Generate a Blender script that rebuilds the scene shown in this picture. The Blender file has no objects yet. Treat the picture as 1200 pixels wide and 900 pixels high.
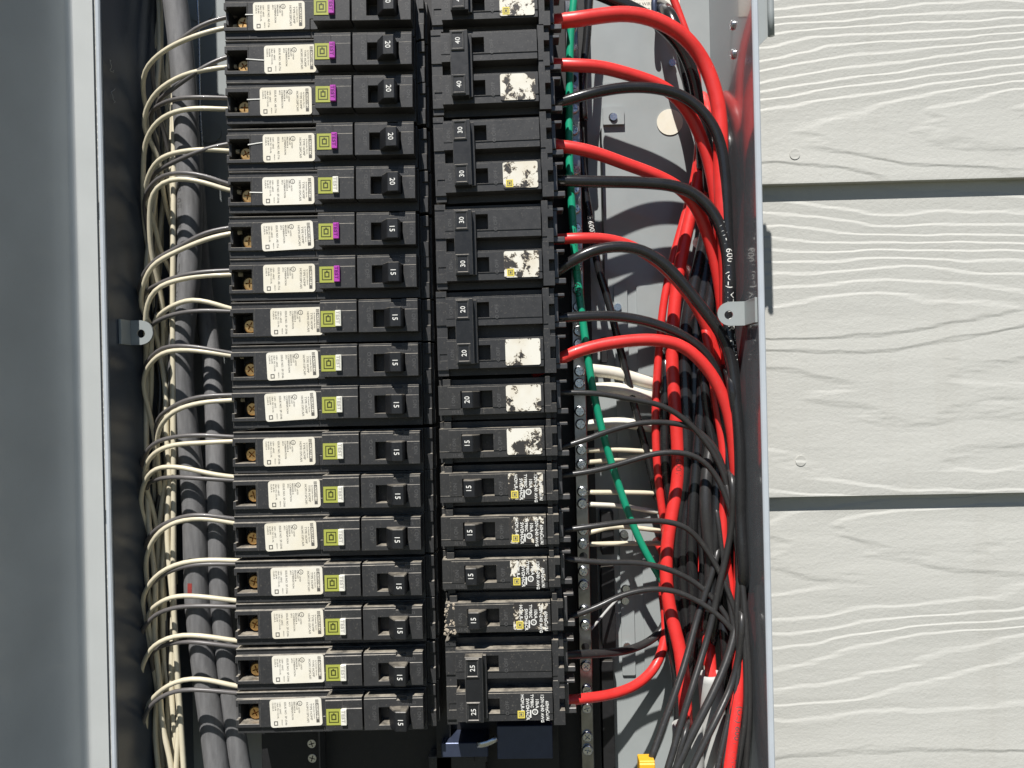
import bpy, bmesh, math, random
from mathutils import Vector, Matrix
random.seed(7)
R = math.radians
SC = bpy.context.scene
COL = SC.collection
MM = 0.001
HZ = 1450.0                      # height of the camera / panel origin above the ground, mm

# ------------------------------------------------------------------ camera
CAM_D = 465.0                    # mm from the enclosure lip
FPX = 940.0                      # focal length for a 1200 px wide picture
cam_d = bpy.data.cameras.new("camera")
cam = bpy.data.objects.new("camera", cam_d)
COL.objects.link(cam)
CAMR = (Matrix.Rotation(R(1.2), 3, 'Z') @ Matrix.Rotation(R(90.0), 3, 'X') @ Matrix.Rotation(R(-1.28), 3, 'Z'))
CAML = Vector((0, -CAM_D, HZ))
cam.matrix_world = Matrix.Translation(CAML * MM) @ CAMR.to_4x4()
cam_d.sensor_width = 36.0
cam_d.lens = 36.0 * FPX / 1200.0
cam_d.clip_start = 0.01
cam_d.clip_end = 500.0
SC.camera = cam

# ------------------------------------------------------------------ sky and sun
TX, TY = 0.262, 1.52              # shadow shift per unit of depth: to the right, downwards
to_sun = Vector((-TX, -1.0, TY)).normalized()
SUN_EL = math.asin(to_sun.z)
w = bpy.data.worlds.new("World"); SC.world = w; w.use_nodes = True
nt = w.node_tree
sky = nt.nodes.new('ShaderNodeTexSky'); sky.sky_type = 'NISHITA'; sky.sun_disc = False
sky.sun_elevation = SUN_EL; sky.air_density = 0.75; sky.dust_density = 0.15; sky.ozone_density = 2.0; sky.altitude = 1600
sky.sun_rotation = math.atan2(to_sun.x, to_sun.y)
bg = nt.nodes['Background']; bg.inputs['Strength'].default_value = 0.05
nt.links.new(sky.outputs[0], bg.inputs['Color'])
sl = bpy.data.lights.new("sun", 'SUN'); sl.energy = 5.0; sl.angle = R(0.5); sl.color = (1.0, 0.965, 0.92)
so = bpy.data.objects.new("sun", sl); COL.objects.link(so)
so.location = (-1, -3, 4)
so.rotation_euler = (-to_sun).to_track_quat('-Z', 'Y').to_euler()
SC.view_settings.view_transform = 'Standard'
SC.view_settings.look = 'None'
SC.view_settings.exposure = 0.42
SC.view_settings.gamma = 1.0
SC.view_settings.use_curve_mapping = False

# ------------------------------------------------------------------ helpers: geometry
def P(px, py, y):
    """photo position (1200x900) on the plane y (mm behind the lip) -> panel mm"""
    d = CAMR @ Vector(((px - 600) / FPX, (450 - py) / FPX, -1.0))
    t = (y + CAM_D) / d.y
    return Vector((CAML.x + d.x * t, y, d.z * t))            # z relative to panel origin

def link(o, parent=None):
    COL.objects.link(o)
    if parent is not None: o.parent = parent
    return o

def mesh_from(name, verts, faces, mat=None, smooth=False):
    me = bpy.data.meshes.new(name)
    me.from_pydata([tuple(c * MM for c in v) for v in verts], [], faces)
    if mat: me.materials.append(mat)
    if smooth:
        for p in me.polygons: p.use_smooth = True
    me.update()
    return me

def mesh_bm(name, bm, mat=None, smooth=False):
    me = bpy.data.meshes.new(name)
    bmesh.ops.recalc_face_normals(bm, faces=bm.faces)
    bmesh.ops.scale(bm, vec=(MM, MM, MM), verts=bm.verts)
    bm.to_mesh(me); bm.free()
    if mat:
        me.materials.append(mat)
        if any(p.material_index == 1 for p in me.polygons): me.materials.append(M['worn'] if mat in (M['black'], M['black2'], M['handle']) else mat)
    if smooth:
        for p in me.polygons: p.use_smooth = True
    return me

def ob(name, me, parent=None, loc=(0, 0, 0), rot=(0, 0, 0)):
    o = bpy.data.objects.new(name, me)
    link(o, parent)
    o.location = Vector(loc) * MM
    o.rotation_euler = rot
    return o

def tag(o, label, cat, group=None, kind=None):
    o['label'] = label; o['category'] = cat
    if group: o['group'] = group
    if kind: o['kind'] = kind
    return o

def root(name, p, label, cat, group=None, rot=(0, 0, 0)):
    """an Empty in panel coordinates"""
    o = bpy.data.objects.new(name, None); COL.objects.link(o)
    o.empty_display_size = 0.01
    o.location = (p[0] * MM, p[1] * MM, (p[2] + HZ) * MM)
    o.rotation_euler = rot
    return tag(o, label, cat, group)

def relief(rects, yback, bev=0.3):
    """rects (x0,x1,z0,z1,y) painted in order; blocky solid from y to yback, conforming and bevelled"""
    def uniq(v):
        v = sorted(v); out = [v[0]]
        for a in v[1:]:
            if a - out[-1] > 1e-4: out.append(a)
        return out
    xs = uniq([r[0] for r in rects] + [r[1] for r in rects])
    zs = uniq([r[2] for r in rects] + [r[3] for r in rects])
    ys = uniq([r[4] for r in rects if r[4] is not None] + [yback])
    nx, nz, ny = len(xs) - 1, len(zs) - 1, len(ys) - 1
    H = [[None] * nz for _ in range(nx)]
    for (x0, x1, z0, z1, y) in rects:
        for i in range(nx):
            cx = (xs[i] + xs[i + 1]) / 2
            if not (x0 < cx < x1): continue
            for k in range(nz):
                cz = (zs[k] + zs[k + 1]) / 2
                if z0 < cz < z1: H[i][k] = y
    def solid(i, j, k):
        if i < 0 or j < 0 or k < 0 or i >= nx or j >= ny or k >= nz: return False
        h = H[i][k]
        return h is not None and (ys[j] + ys[j + 1]) / 2 > h
    bm = bmesh.new(); vc = {}
    def V(i, j, k):
        key = (i, j, k)
        if key not in vc: vc[key] = bm.verts.new((xs[i], ys[j], zs[k]))
        return vc[key]
    for i in range(nx):
        for j in range(ny):
            for k in range(nz):
                if not solid(i, j, k): continue
                for (di, dj, dk, q) in (
                    (-1, 0, 0, ((0,0,0),(0,0,1),(0,1,1),(0,1,0))), (1, 0, 0, ((1,0,0),(1,1,0),(1,1,1),(1,0,1))),
                    (0, -1, 0, ((0,0,0),(1,0,0),(1,0,1),(0,0,1))), (0, 1, 0, ((0,1,0),(0,1,1),(1,1,1),(1,1,0))),
                    (0, 0, -1, ((0,0,0),(0,1,0),(1,1,0),(1,0,0))), (0, 0, 1, ((0,0,1),(1,0,1),(1,1,1),(0,1,1)))):
                    if not solid(i + di, j + dj, k + dk):
                        bm.faces.new([V(i + a, j + b, k + c) for a, b, c in q])
    bmesh.ops.dissolve_limit(bm, angle_limit=0.02, verts=bm.verts, edges=bm.edges)
    if bev > 0:
        es = [e for e in bm.edges if len(e.link_faces) == 2 and e.calc_face_angle(0) > 0.5]
        rs = bmesh.ops.bevel(bm, geom=es, offset=bev, offset_type='OFFSET', segments=1, profile=0.5,
                             affect='EDGES', clamp_overlap=True)
        for f in rs['faces']: f.material_index = 1
    return bm

def boxbm(x0, x1, y0, y1, z0, z1, bev=0.3, bm=None):
    own = bm is None
    if own: bm = bmesh.new()
    r = bmesh.ops.create_cube(bm, size=1.0)
    for v in r['verts']:
        v.co = Vector((x0 + (v.co.x + .5) * (x1 - x0), y0 + (v.co.y + .5) * (y1 - y0), z0 + (v.co.z + .5) * (z1 - z0)))
    if bev > 0:
        es = list({e for v in r['verts'] for e in v.link_edges})
        bmesh.ops.bevel(bm, geom=es, offset=bev, offset_type='OFFSET', segments=1, profile=0.5, affect='EDGES', clamp_overlap=True)
    return bm

def prism_xy(prof, z0, z1, bev=0.3):
    """profile in (x,y) extruded along z"""
    bm = bmesh.new()
    a = [bm.verts.new((x, y, z0)) for x, y in prof]; b = [bm.verts.new((x, y, z1)) for x, y in prof]
    n = len(prof)
    bm.faces.new(a); bm.faces.new(list(reversed(b)))
    for i in range(n): bm.faces.new((a[i], b[i], b[(i + 1) % n], a[(i + 1) % n]))
    if bev > 0:
        bmesh.ops.bevel(bm, geom=list(bm.edges), offset=bev, offset_type='OFFSET', segments=1, profile=0.5, affect='EDGES', clamp_overlap=True)
    return bm

def plate_xz(outline, y0, y1, bm=None):
    """outline in (x,z), sheet between y0 and y1"""
    own = bm is None
    if own: bm = bmesh.new()
    a = [bm.verts.new((x, y0, z)) for x, z in outline]; b = [bm.verts.new((x, y1, z)) for x, z in outline]
    n = len(outline)
    bm.faces.new(a); bm.faces.new(list(reversed(b)))
    for i in range(n): bm.faces.new((a[i], b[i], b[(i + 1) % n], a[(i + 1) % n]))
    return bm

def ring_plate(outline, holes_c, hole_r, y0, y1):
    """plate with one round hole: radial quads from the hole to the outline"""
    bm = bmesh.new(); n = 32
    cx, cz = holes_c
    def hit(a):
        dx, dz = math.cos(a), math.sin(a); best = 1e9
        for i in range(len(outline)):
            (x1, z1), (x2, z2) = outline[i], outline[(i + 1) % len(outline)]
            ex, ez = x2 - x1, z2 - z1
            den = dx * ez - dz * ex
            if abs(den) < 1e-9: continue
            t = ((x1 - cx) * ez - (z1 - cz) * ex) / den
            s = ((x1 - cx) * dz - (z1 - cz) * dx) / den
            if t > 0 and -1e-6 <= s <= 1 + 1e-6: best = min(best, t)
        return cx + dx * best, cz + dz * best
    angs = sorted([2 * math.pi * i / n for i in range(n)] + [math.atan2(z - cz, x - cx) % (2 * math.pi) for x, z in outline])
    n = len(angs)
    rings = []
    for y in (y0, y1):
        inner = [bm.verts.new((cx + hole_r * math.cos(a), y, cz + hole_r * math.sin(a))) for a in angs]
        outer = [bm.verts.new((lambda h: (h[0], y, h[1]))(hit(a))) for a in angs]
        rings.append((inner, outer))
    (i0, o0), (i1, o1) = rings
    for k in range(n):
        m = (k + 1) % n
        for q in ((i0[k], i0[m], o0[m], o0[k]), (i1[k], o1[k], o1[m], i1[m]), (i0[k], i1[k], i1[m], i0[m]), (o0[k], o0[m], o1[m], o1[k])):
            try: bm.faces.new(q)
            except Exception: pass
    bmesh.ops.remove_doubles(bm, verts=bm.verts, dist=0.001)
    return bm

def rrect(x0, x1, z0, z1, r, n=4):
    out = []
    for cx, cz, a0 in ((x1 - r, z1 - r, 0), (x0 + r, z1 - r, 90), (x0 + r, z0 + r, 180), (x1 - r, z0 + r, 270)):
        for i in range(n + 1):
            a = R(a0 + 90 * i / n)
            out.append((cx + r * math.cos(a), cz + r * math.sin(a)))
    return out

def disc_pts(cx, cz, r, n=20):
    return [(cx + r * math.cos(2 * math.pi * i / n), cz + r * math.sin(2 * math.pi * i / n)) for i in range(n)]

def screw_mesh(name, rad, h, mat, slot=False):
    """domed head facing -y with a cross (or single) recess, its back at y = 0"""
    n = 32; rings = []
    def lob(a):
        c = abs(math.cos(a)) if slot else abs(math.cos(2 * a))
        return 0.16 + 0.5 * c ** 6
    spec = [('r', 1.0, 0.0), ('r', 1.0, -h * .55), ('r', .9, -h * .85), ('r', .76, -h), ('l', 1.0, -h), ('l', .8, -h * .25)]
    verts = []; faces = []
    for kind, f, y in spec:
        ring = []
        for i in range(n):
            a = 2 * math.pi * i / n
            rr = rad * f if kind == 'r' else rad * lob(a) * f
            ring.append(len(verts)); verts.append((rr * math.cos(a), y, rr * math.sin(a)))
        rings.append(ring)
    for a, b in zip(rings[:-1], rings[1:]):
        for i in range(n): faces.append((a[i], a[(i + 1) % n], b[(i + 1) % n], b[i]))
    faces.append(tuple(rings[-1])); faces.append(tuple(reversed(rings[0])))
    bm = bmesh.new()
    vs = [bm.verts.new(v) for v in verts]
    for f in faces: bm.faces.new([vs[i] for i in f])
    return mesh_bm(name, bm, mat)

def catmull(pts, step):
    """centripetal-ish smooth resampling of a polyline"""
    p = [Vector(q) for q in pts]
    if len(p) == 2: p = [p[0], (p[0] + p[1]) / 2, p[1]]
    p = [p[0] * 2 - p[1]] + p + [p[-1] * 2 - p[-2]]
    out = []
    for i in range(1, len(p) - 2):
        L = (p[i + 1] - p[i]).length; n = max(2, int(L / step))
        for k in range(n):
            t = k / n; t2, t3 = t * t, t * t * t
            out.append(0.5 * ((2 * p[i]) + (-p[i - 1] + p[i + 1]) * t + (2 * p[i - 1] - 5 * p[i] + 4 * p[i + 1] - p[i + 2]) * t2
                              + (-p[i - 1] + 3 * p[i] - 3 * p[i + 1] + p[i + 2]) * t3))
    out.append(p[-2])
    for _ in range(2):
        out = [out[0]] + [(out[i - 1] + out[i] * 2 + out[i + 1]) / 4 for i in range(1, len(out) - 1)] + [out[-1]]
    return out

def frames(path):
    T = []
    for i in range(len(path)):
        a = path[max(0, i - 1)]; b = path[min(len(path) - 1, i + 1)]
        T.append((b - a).normalized())
    n = Vector((0, -1, 0)); n = (n - T[0] * n.dot(T[0])).normalized()
    F = []
    for t in T:
        n = (n - t * n.dot(t)).normalized()
        F.append((t, n, t.cross(n)))
    return F

def tube_mesh(name, path, rad, mat, sides=10, flat=1.0, rads=None):
    F = frames(path); verts = []; faces = []
    o0 = path[0]
    for i, (c, (t, n, b)) in enumerate(zip(path, F)):
        r = rads[i] if rads else rad
        for k in range(sides):
            a = 2 * math.pi * k / sides
            verts.append(c - o0 + n * (r * flat * math.cos(a)) + b * (r * math.sin(a)))
    for i in range(len(path) - 1):
        for k in range(sides):
            m = (k + 1) % sides
            faces.append((i * sides + k, i * sides + m, (i + 1) * sides + m, (i + 1) * sides + k))
    faces.append(tuple(reversed(range(sides)))); faces.append(tuple(range((len(path) - 1) * sides, len(path) * sides)))
    return mesh_from(name, verts, faces, mat, True)

_tc = {}
def text_geo(s, size):
    """flat glyph geometry (verts2d in mm, faces), origin at the left of the baseline"""
    if s not in _tc:
        cu = bpy.data.curves.new("print_source", 'FONT'); cu.body = s; cu.size = 1.0; cu.resolution_u = 2
        o = bpy.data.objects.new("print_source", cu)
        me = bpy.data.meshes.new_from_object(o)
        _tc[s] = ([(v.co.x, v.co.y) for v in me.vertices], [tuple(p.vertices) for p in me.polygons])
        bpy.data.objects.remove(o); bpy.data.curves.remove(cu); bpy.data.meshes.remove(me)
    v, f = _tc[s]
    return [(x * size, y * size) for x, y in v], f

class Print:
    """flat lettering on a plane y; direction 'down', 'up' or 'right'"""
    def __init__(self): self.v = []; self.f = []
    def text(self, s, size, x, z, y, mode='down', centre=False, sx=1.0):
        vs, fs = text_geo(s, size)
        wdt = max(a for a, b in vs) * sx if vs else 0
        o = len(self.v)
        for a, b in vs:
            a *= sx
            if centre: a -= wdt / 2; b -= size * .35
            if mode == 'down': self.v.append((x + b, y, z - a))
            elif mode == 'up': self.v.append((x - b, y, z + a))
            else: self.v.append((x + a, y, z + b))
        self.f += [tuple(i + o for i in f) for f in fs]
    def poly(self, pts, y):
        o = len(self.v); self.v += [(x, y, z) for x, z in pts]; self.f.append(tuple(range(o, o + len(pts))))
    def ring(self, cx, cz, r0, r1, y, n=20):
        o = len(self.v)
        for i in range(n):
            a = 2 * math.pi * i / n
            self.v += [(cx + r0 * math.cos(a), y, cz + r0 * math.sin(a)), (cx + r1 * math.cos(a), y, cz + r1 * math.sin(a))]
        for i in range(n):
            j = (i + 1) % n
            self.f.append((o + 2 * i, o + 2 * i + 1, o + 2 * j + 1, o + 2 * j))
    def frame(self, x0, x1, z0, z1, t, y):
        for q in ((x0, x1, z1 - t, z1), (x0, x1, z0, z0 + t), (x0, x0 + t, z0 + t, z1 - t), (x1 - t, x1, z0 + t, z1 - t)):
            self.poly([(q[0], q[2]), (q[1], q[2]), (q[1], q[3]), (q[0], q[3])], y)
    def mesh(self, name, mat): return mesh_from(name, self.v, self.f, mat)

# ------------------------------------------------------------------ helpers: materials
def new_mat(name):
    m = bpy.data.materials.new(name); m.use_nodes = True
    return m, m.node_tree.nodes, m.node_tree.links, m.node_tree.nodes['Principled BSDF']

def plastic(name, col, rough=0.45, dust=0.0, speck=0.0, metal=0.0, var=0.12, scale=260, bump=0.06, coat=0.0, dustcol=(.40, .36, .29), streak=None):
    m, N, L, b = new_mat(name)
    b.inputs['Roughness'].default_value = rough; b.inputs['Metallic'].default_value = metal
    b.inputs['Coat Weight'].default_value = coat
    tc = N.new('ShaderNodeTexCoord')
    oi = N.new('ShaderNodeObjectInfo')
    add = N.new('ShaderNodeVectorMath'); add.operation = 'MULTIPLY_ADD'
    cmb = N.new('ShaderNodeCombineXYZ')
    for i in range(3): L.new(oi.outputs['Random'], cmb.inputs[i])
    add.inputs[1].default_value = (3.0, 5.0, 7.0)
    L.new(cmb.outputs[0], add.inputs[0]); L.new(tc.outputs['Object'], add.inputs[2])
    n1 = N.new('ShaderNodeTexNoise'); n1.inputs['Scale'].default_value = scale; n1.inputs['Detail'].default_value = 5
    if streak:
        mp = N.new('ShaderNodeMapping'); mp.inputs['Scale'].default_value = streak
        L.new(add.outputs[0], mp.inputs['Vector']); L.new(mp.outputs[0], n1.inputs['Vector'])
    else: L.new(add.outputs[0], n1.inputs['Vector'])
    mx = N.new('ShaderNodeMix'); mx.data_type = 'RGBA'
    mx.inputs['A'].default_value = tuple(c * (1 - var * 1.6) for c in col) + (1,)
    mx.inputs['B'].default_value = tuple(min(1, c * (1 + var * 1.6)) for c in col) + (1,)
    L.new(n1.outputs['Fac'], mx.inputs['Factor'])
    cur = mx.outputs['Result']
    rr = N.new('ShaderNodeMapRange'); rr.inputs['To Min'].default_value = rough * .8; rr.inputs['To Max'].default_value = min(1, rough * 1.25)
    L.new(n1.outputs['Fac'], rr.inputs['Value']); L.new(rr.outputs[0], b.inputs['Roughness'])
    if dust > 0 or speck > 0:
        n2 = N.new('ShaderNodeTexNoise'); n2.inputs['Scale'].default_value = 130; n2.inputs['Detail'].default_value = 8; n2.inputs['Roughness'].default_value = .7
        L.new(add.outputs[0], n2.inputs['Vector'])
        g = N.new('ShaderNodeNewGeometry'); sp = N.new('ShaderNodeSeparateXYZ'); L.new(g.outputs['Normal'], sp.inputs[0])
        up = N.new('ShaderNodeMapRange'); up.inputs['From Min'].default_value = .35; up.inputs['From Max'].default_value = .95
        up.inputs['To Max'].default_value = dust; L.new(sp.outputs['Z'], up.inputs['Value'])
        c2 = N.new('ShaderNodeMapRange'); c2.inputs['From Min'].default_value = .3; c2.inputs['From Max'].default_value = .62; L.new(n2.outputs['Fac'], c2.inputs['Value'])
        mu = N.new('ShaderNodeMath'); mu.operation = 'MULTIPLY'; L.new(up.outputs[0], mu.inputs[0]); L.new(c2.outputs[0], mu.inputs[1])
        n3 = N.new('ShaderNodeTexNoise'); n3.inputs['Scale'].default_value = 900; n3.inputs['Detail'].default_value = 3; L.new(add.outputs[0], n3.inputs['Vector'])
        c3 = N.new('ShaderNodeMapRange'); c3.inputs['From Min'].default_value = .60; c3.inputs['From Max'].default_value = .78; c3.inputs['To Max'].default_value = speck; L.new(n3.outputs['Fac'], c3.inputs['Value'])
        ad = N.new('ShaderNodeMath'); ad.operation = 'ADD'; ad.use_clamp = True; L.new(mu.outputs[0], ad.inputs[0]); L.new(c3.outputs[0], ad.inputs[1])
        m2 = N.new('ShaderNodeMix'); m2.data_type = 'RGBA'; m2.inputs['B'].default_value = dustcol + (1,)
        L.new(ad.outputs[0], m2.inputs['Factor']); L.new(cur, m2.inputs['A']); cur = m2.outputs['Result']
    L.new(cur, b.inputs['Base Color'])
    if bump > 0:
        bp = N.new('ShaderNodeBump'); bp.inputs['Strength'].default_value = bump; bp.inputs['Distance'].default_value = .0006
        n4 = N.new('ShaderNodeTexNoise'); n4.inputs['Scale'].default_value = scale * 4; L.new(add.outputs[0], n4.inputs['Vector'])
        L.new(n4.outputs['Fac'], bp.inputs['Height']); L.new(bp.outputs[0], b.inputs['Normal'])
    return m

def flaked(name, thr, thr2, top=(.74, .72, .64)):
    """white printed sticker flaked off in patches down to the black plastic"""
    m, N, L, b = new_mat(name)
    b.inputs['Roughness'].default_value = .55
    tc = N.new('ShaderNodeTexCoord'); oi = N.new('ShaderNodeObjectInfo')
    add = N.new('ShaderNodeVectorMath'); add.operation = 'MULTIPLY_ADD'; add.inputs[1].default_value = (1.0, 3.0, 2.0)
    cmb = N.new('ShaderNodeCombineXYZ')
    for i in range(3): L.new(oi.outputs['Random'], cmb.inputs[i])
    L.new(cmb.outputs[0], add.inputs[0]); L.new(tc.outputs['Object'], add.inputs[2])
    v = N.new('ShaderNodeTexNoise'); v.inputs['Scale'].default_value = 330; v.inputs['Detail'].default_value = 6; v.inputs['Roughness'].default_value = .72
    v.inputs['Distortion'].default_value = .6
    L.new(add.outputs[0], v.inputs['Vector'])
    n = N.new('ShaderNodeTexNoise'); n.inputs['Scale'].default_value = 95; n.inputs['Detail'].default_value = 1; L.new(add.outputs[0], n.inputs['Vector'])
    mx = N.new('ShaderNodeMath'); mx.operation = 'MULTIPLY_ADD'; mx.inputs[1].default_value = .9
    L.new(n.outputs['Fac'], mx.inputs[0]); L.new(v.outputs['Fac'], mx.inputs[2])
    c = N.new('ShaderNodeMapRange'); c.inputs['From Min'].default_value = thr; c.inputs['From Max'].default_value = thr2
    L.new(mx.outputs[0], c.inputs['Value'])
    mix = N.new('ShaderNodeValToRGB'); e = mix.color_ramp.elements
    e[0].position = 0.0; e[0].color = top + (1,)
    e[1].position = 1.0; e[1].color = (.032, .03, .029, 1)
    for pos, colr in ((.28, (.62, .57, .46, 1)), (.5, (.20, .16, .11, 1))):
        q_ = e.new(pos); q_.color = colr
    c.inputs['From Max'].default_value = thr2 + .05
    L.new(c.outputs[0], mix.inputs[0])
    n5 = N.new('ShaderNodeTexNoise'); n5.inputs['Scale'].default_value = 60; n5.inputs['Detail'].default_value = 5; L.new(add.outputs[0], n5.inputs['Vector'])
    st = N.new('ShaderNodeMapRange'); st.inputs['From Min'].default_value = .45; st.inputs['From Max'].default_value = .75; st.inputs['To Max'].default_value = .45; L.new(n5.outputs['Fac'], st.inputs['Value'])
    ms = N.new('ShaderNodeMix'); ms.data_type = 'RGBA'; ms.blend_type = 'MULTIPLY'; ms.inputs['B'].default_value = (.72, .60, .42, 1)
    L.new(st.outputs[0], ms.inputs['Factor']); L.new(mix.outputs[0], ms.inputs['A']); L.new(ms.outputs['Result'], b.inputs['Base Color'])
    return m

M = {}
M['black'] = plastic('black_plastic', (.030, .0305, .032), .47, dust=.85, speck=.17)
M['black2'] = plastic('weathered_black_plastic', (.029, .029, .029), .48, dust=.9, speck=.2)
M['handle'] = plastic('handle_plastic', (.011, .012, .014), .42, dust=.6, speck=.04)
M['worn'] = plastic('worn_plastic_edge', (.085, .084, .082), .5, dust=.9, speck=.3, var=.5, scale=400)
M['base'] = plastic('base_plastic', (.010, .010, .011), .55, dust=.2, speck=.05)
M['sticker'] = plastic('sticker_paper', (.76, .74, .66), .6, speck=.05, var=.03, bump=.02)
def age(m, colr):
    N, L = m.node_tree.nodes, m.node_tree.links; b = N['Principled BSDF']; src = b.inputs['Base Color'].links[0].from_socket
    oi = N.new('ShaderNodeObjectInfo'); mx = N.new('ShaderNodeMix'); mx.data_type = 'RGBA'; mx.blend_type = 'MULTIPLY'; mx.inputs['B'].default_value = colr
    tc = N.new('ShaderNodeTexCoord'); n = N.new('ShaderNodeTexNoise'); n.inputs['Scale'].default_value = 70; n.inputs['Detail'].default_value = 6; n.noise_dimensions = '4D'
    L.new(tc.outputs['Object'], n.inputs['Vector']); mu = N.new('ShaderNodeMath'); mu.operation = 'MULTIPLY'; mu.inputs[1].default_value = 40; L.new(oi.outputs['Random'], mu.inputs[0]); L.new(mu.outputs[0], n.inputs['W'])
    r = N.new('ShaderNodeMapRange'); r.inputs['From Min'].default_value = .42; r.inputs['From Max'].default_value = .72; L.new(n.outputs['Fac'], r.inputs['Value'])
    m2 = N.new('ShaderNodeMath'); m2.operation = 'MULTIPLY_ADD'; m2.inputs[1].default_value = .55; L.new(r.outputs[0], m2.inputs[0])
    m4 = N.new('ShaderNodeMath'); m4.operation = 'MULTIPLY'; m4.inputs[1].default_value = .4; L.new(oi.outputs['Random'], m4.inputs[0]); L.new(m4.outputs[0], m2.inputs[2])
    L.new(m2.outputs[0], mx.inputs['Factor']); L.new(src, mx.inputs['A']); L.new(mx.outputs['Result'], b.inputs['Base Color'])
age(M['sticker'], (.92, .87, .75, 1))
M['print'] = plastic('print_ink', (.10, .095, .085), .6, var=.05, bump=0)
M['wprint'] = plastic('white_ink', (.74, .74, .70), .6, var=.05, bump=0)
M['emboss'] = plastic('embossed_plastic', (.085, .085, .085), .5, var=.1, bump=0)
M['lime'] = plastic('emblem_lime', (.36, .385, .07), .5, speck=.05, var=.05, bump=0)
M['limeprint'] = plastic('emblem_ink', (.05, .055, .01), .5, bump=0)
M['yellow'] = plastic('emblem_yellow', (.72, .60, .10), .5, var=.05, bump=0)
M['purple'] = plastic('purple_plastic', (.42, .05, .39), .4, var=.05, bump=0)
M['purpleprint'] = plastic('purple_ink', (.13, .01, .13), .4, bump=0)
M['whitebtn'] = plastic('white_plastic', (.76, .75, .66), .4, var=.04, bump=0)
M['btnprint'] = plastic('button_ink', (.42, .41, .37), .5, bump=0)
M['brass'] = plastic('brass', (.78, .45, .18), .36, metal=1, var=.25, scale=500)
M['zinc'] = plastic('zinc_steel', (.62, .64, .66), .27, metal=1, var=.12, scale=500)
M['bar'] = plastic('aluminium_bar', (.30, .30, .30), .30, metal=1, var=.22, scale=180, bump=.03)
M['clip'] = plastic('terminal_metal', (.11, .11, .115), .4, metal=.6, dust=.5, speck=.1)
M['grey'] = plastic('enclosure_paint', (.31, .335, .335), .36, var=.08, scale=45, speck=.07, bump=.03, coat=.3)
M['wall'] = plastic('shade_darkened_wall_paint', (.15, .16, .172), .15, var=.08, scale=90, speck=.08, bump=.03, coat=.5)  # enclosure paint darkened: shade inside the box is put into the colour
M['wall_left'] = plastic('shaded_left_wall_paint', (.055, .070, .095), .34, var=.2, scale=60, speck=.12, bump=.03)  # same paint again, with the left wall's navy shade painted into its colour
M['door'] = plastic('door_paint', (.52, .545, .55), .42, var=.10, scale=22, speck=.22, bump=.03, coat=.2)
M['flange'] = plastic('flange_paint', (.44, .46, .455), .45, var=.05, scale=30, speck=.05, bump=.03)
M['lip'] = plastic('lip_paint', (.46, .50, .54), .35, var=.06, scale=90, bump=.02)
M['red'] = plastic('red_insulation', (.68, .034, .03), .38, var=.12, speck=.12, scale=120, coat=.12)
M['blk'] = plastic('black_insulation', (.018, .018, .019), .24, var=.15, speck=.06, scale=120, coat=.3, dustcol=(.22, .2, .17))
M['gry'] = plastic('grey_insulation', (.030, .0295, .0295), .33, var=.12, speck=.12, scale=120, coat=.1)
M['gryL'] = plastic('light_grey_insulation', (.115, .108, .106), .38, var=.12, speck=.10, scale=120, coat=.1)
M['cream'] = plastic('cream_insulation', (.63, .575, .43), .38, var=.10, speck=.10, scale=120, coat=.15, dustcol=(.36, .30, .2))
M['white'] = plastic('white_insulation', (.72, .69, .59), .36, var=.08, speck=.08, scale=120, dustcol=(.4, .34, .25))
M['green'] = plastic('green_insulation', (.012, .33, .185), .34, var=.06, speck=.04, scale=120, coat=.2)
M['cable'] = plastic('grey_cable_jacket', (.15, .15, .153), .62, var=.32, speck=.15, scale=420, bump=.25, streak=(1, 1, .18))
M['sleeve'] = plastic('grey_sleeve', (.42, .425, .41), .55, var=.05, speck=.08, scale=160)
M['conn'] = plastic('yellow_connector', (.80, .44, .03), .35, var=.05)
M['skysteel'] = plastic('sky_tinted_steel', (.06, .075, .125), .38, metal=.5, var=.1, speck=.06)  # steel with the blue of the reflected sky mixed into its base colour
M['tape'] = plastic('red_tape', (.25, .03, .025), .7, var=.4, speck=.4)
M['flakeA'] = flaked('flaked_sticker_mostly_white', .975, .99)
M['flakeB'] = flaked('flaked_sticker_half', .945, .965)
M['flakeC'] = flaked('flaked_sticker_mostly_black', .845, .86)

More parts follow.
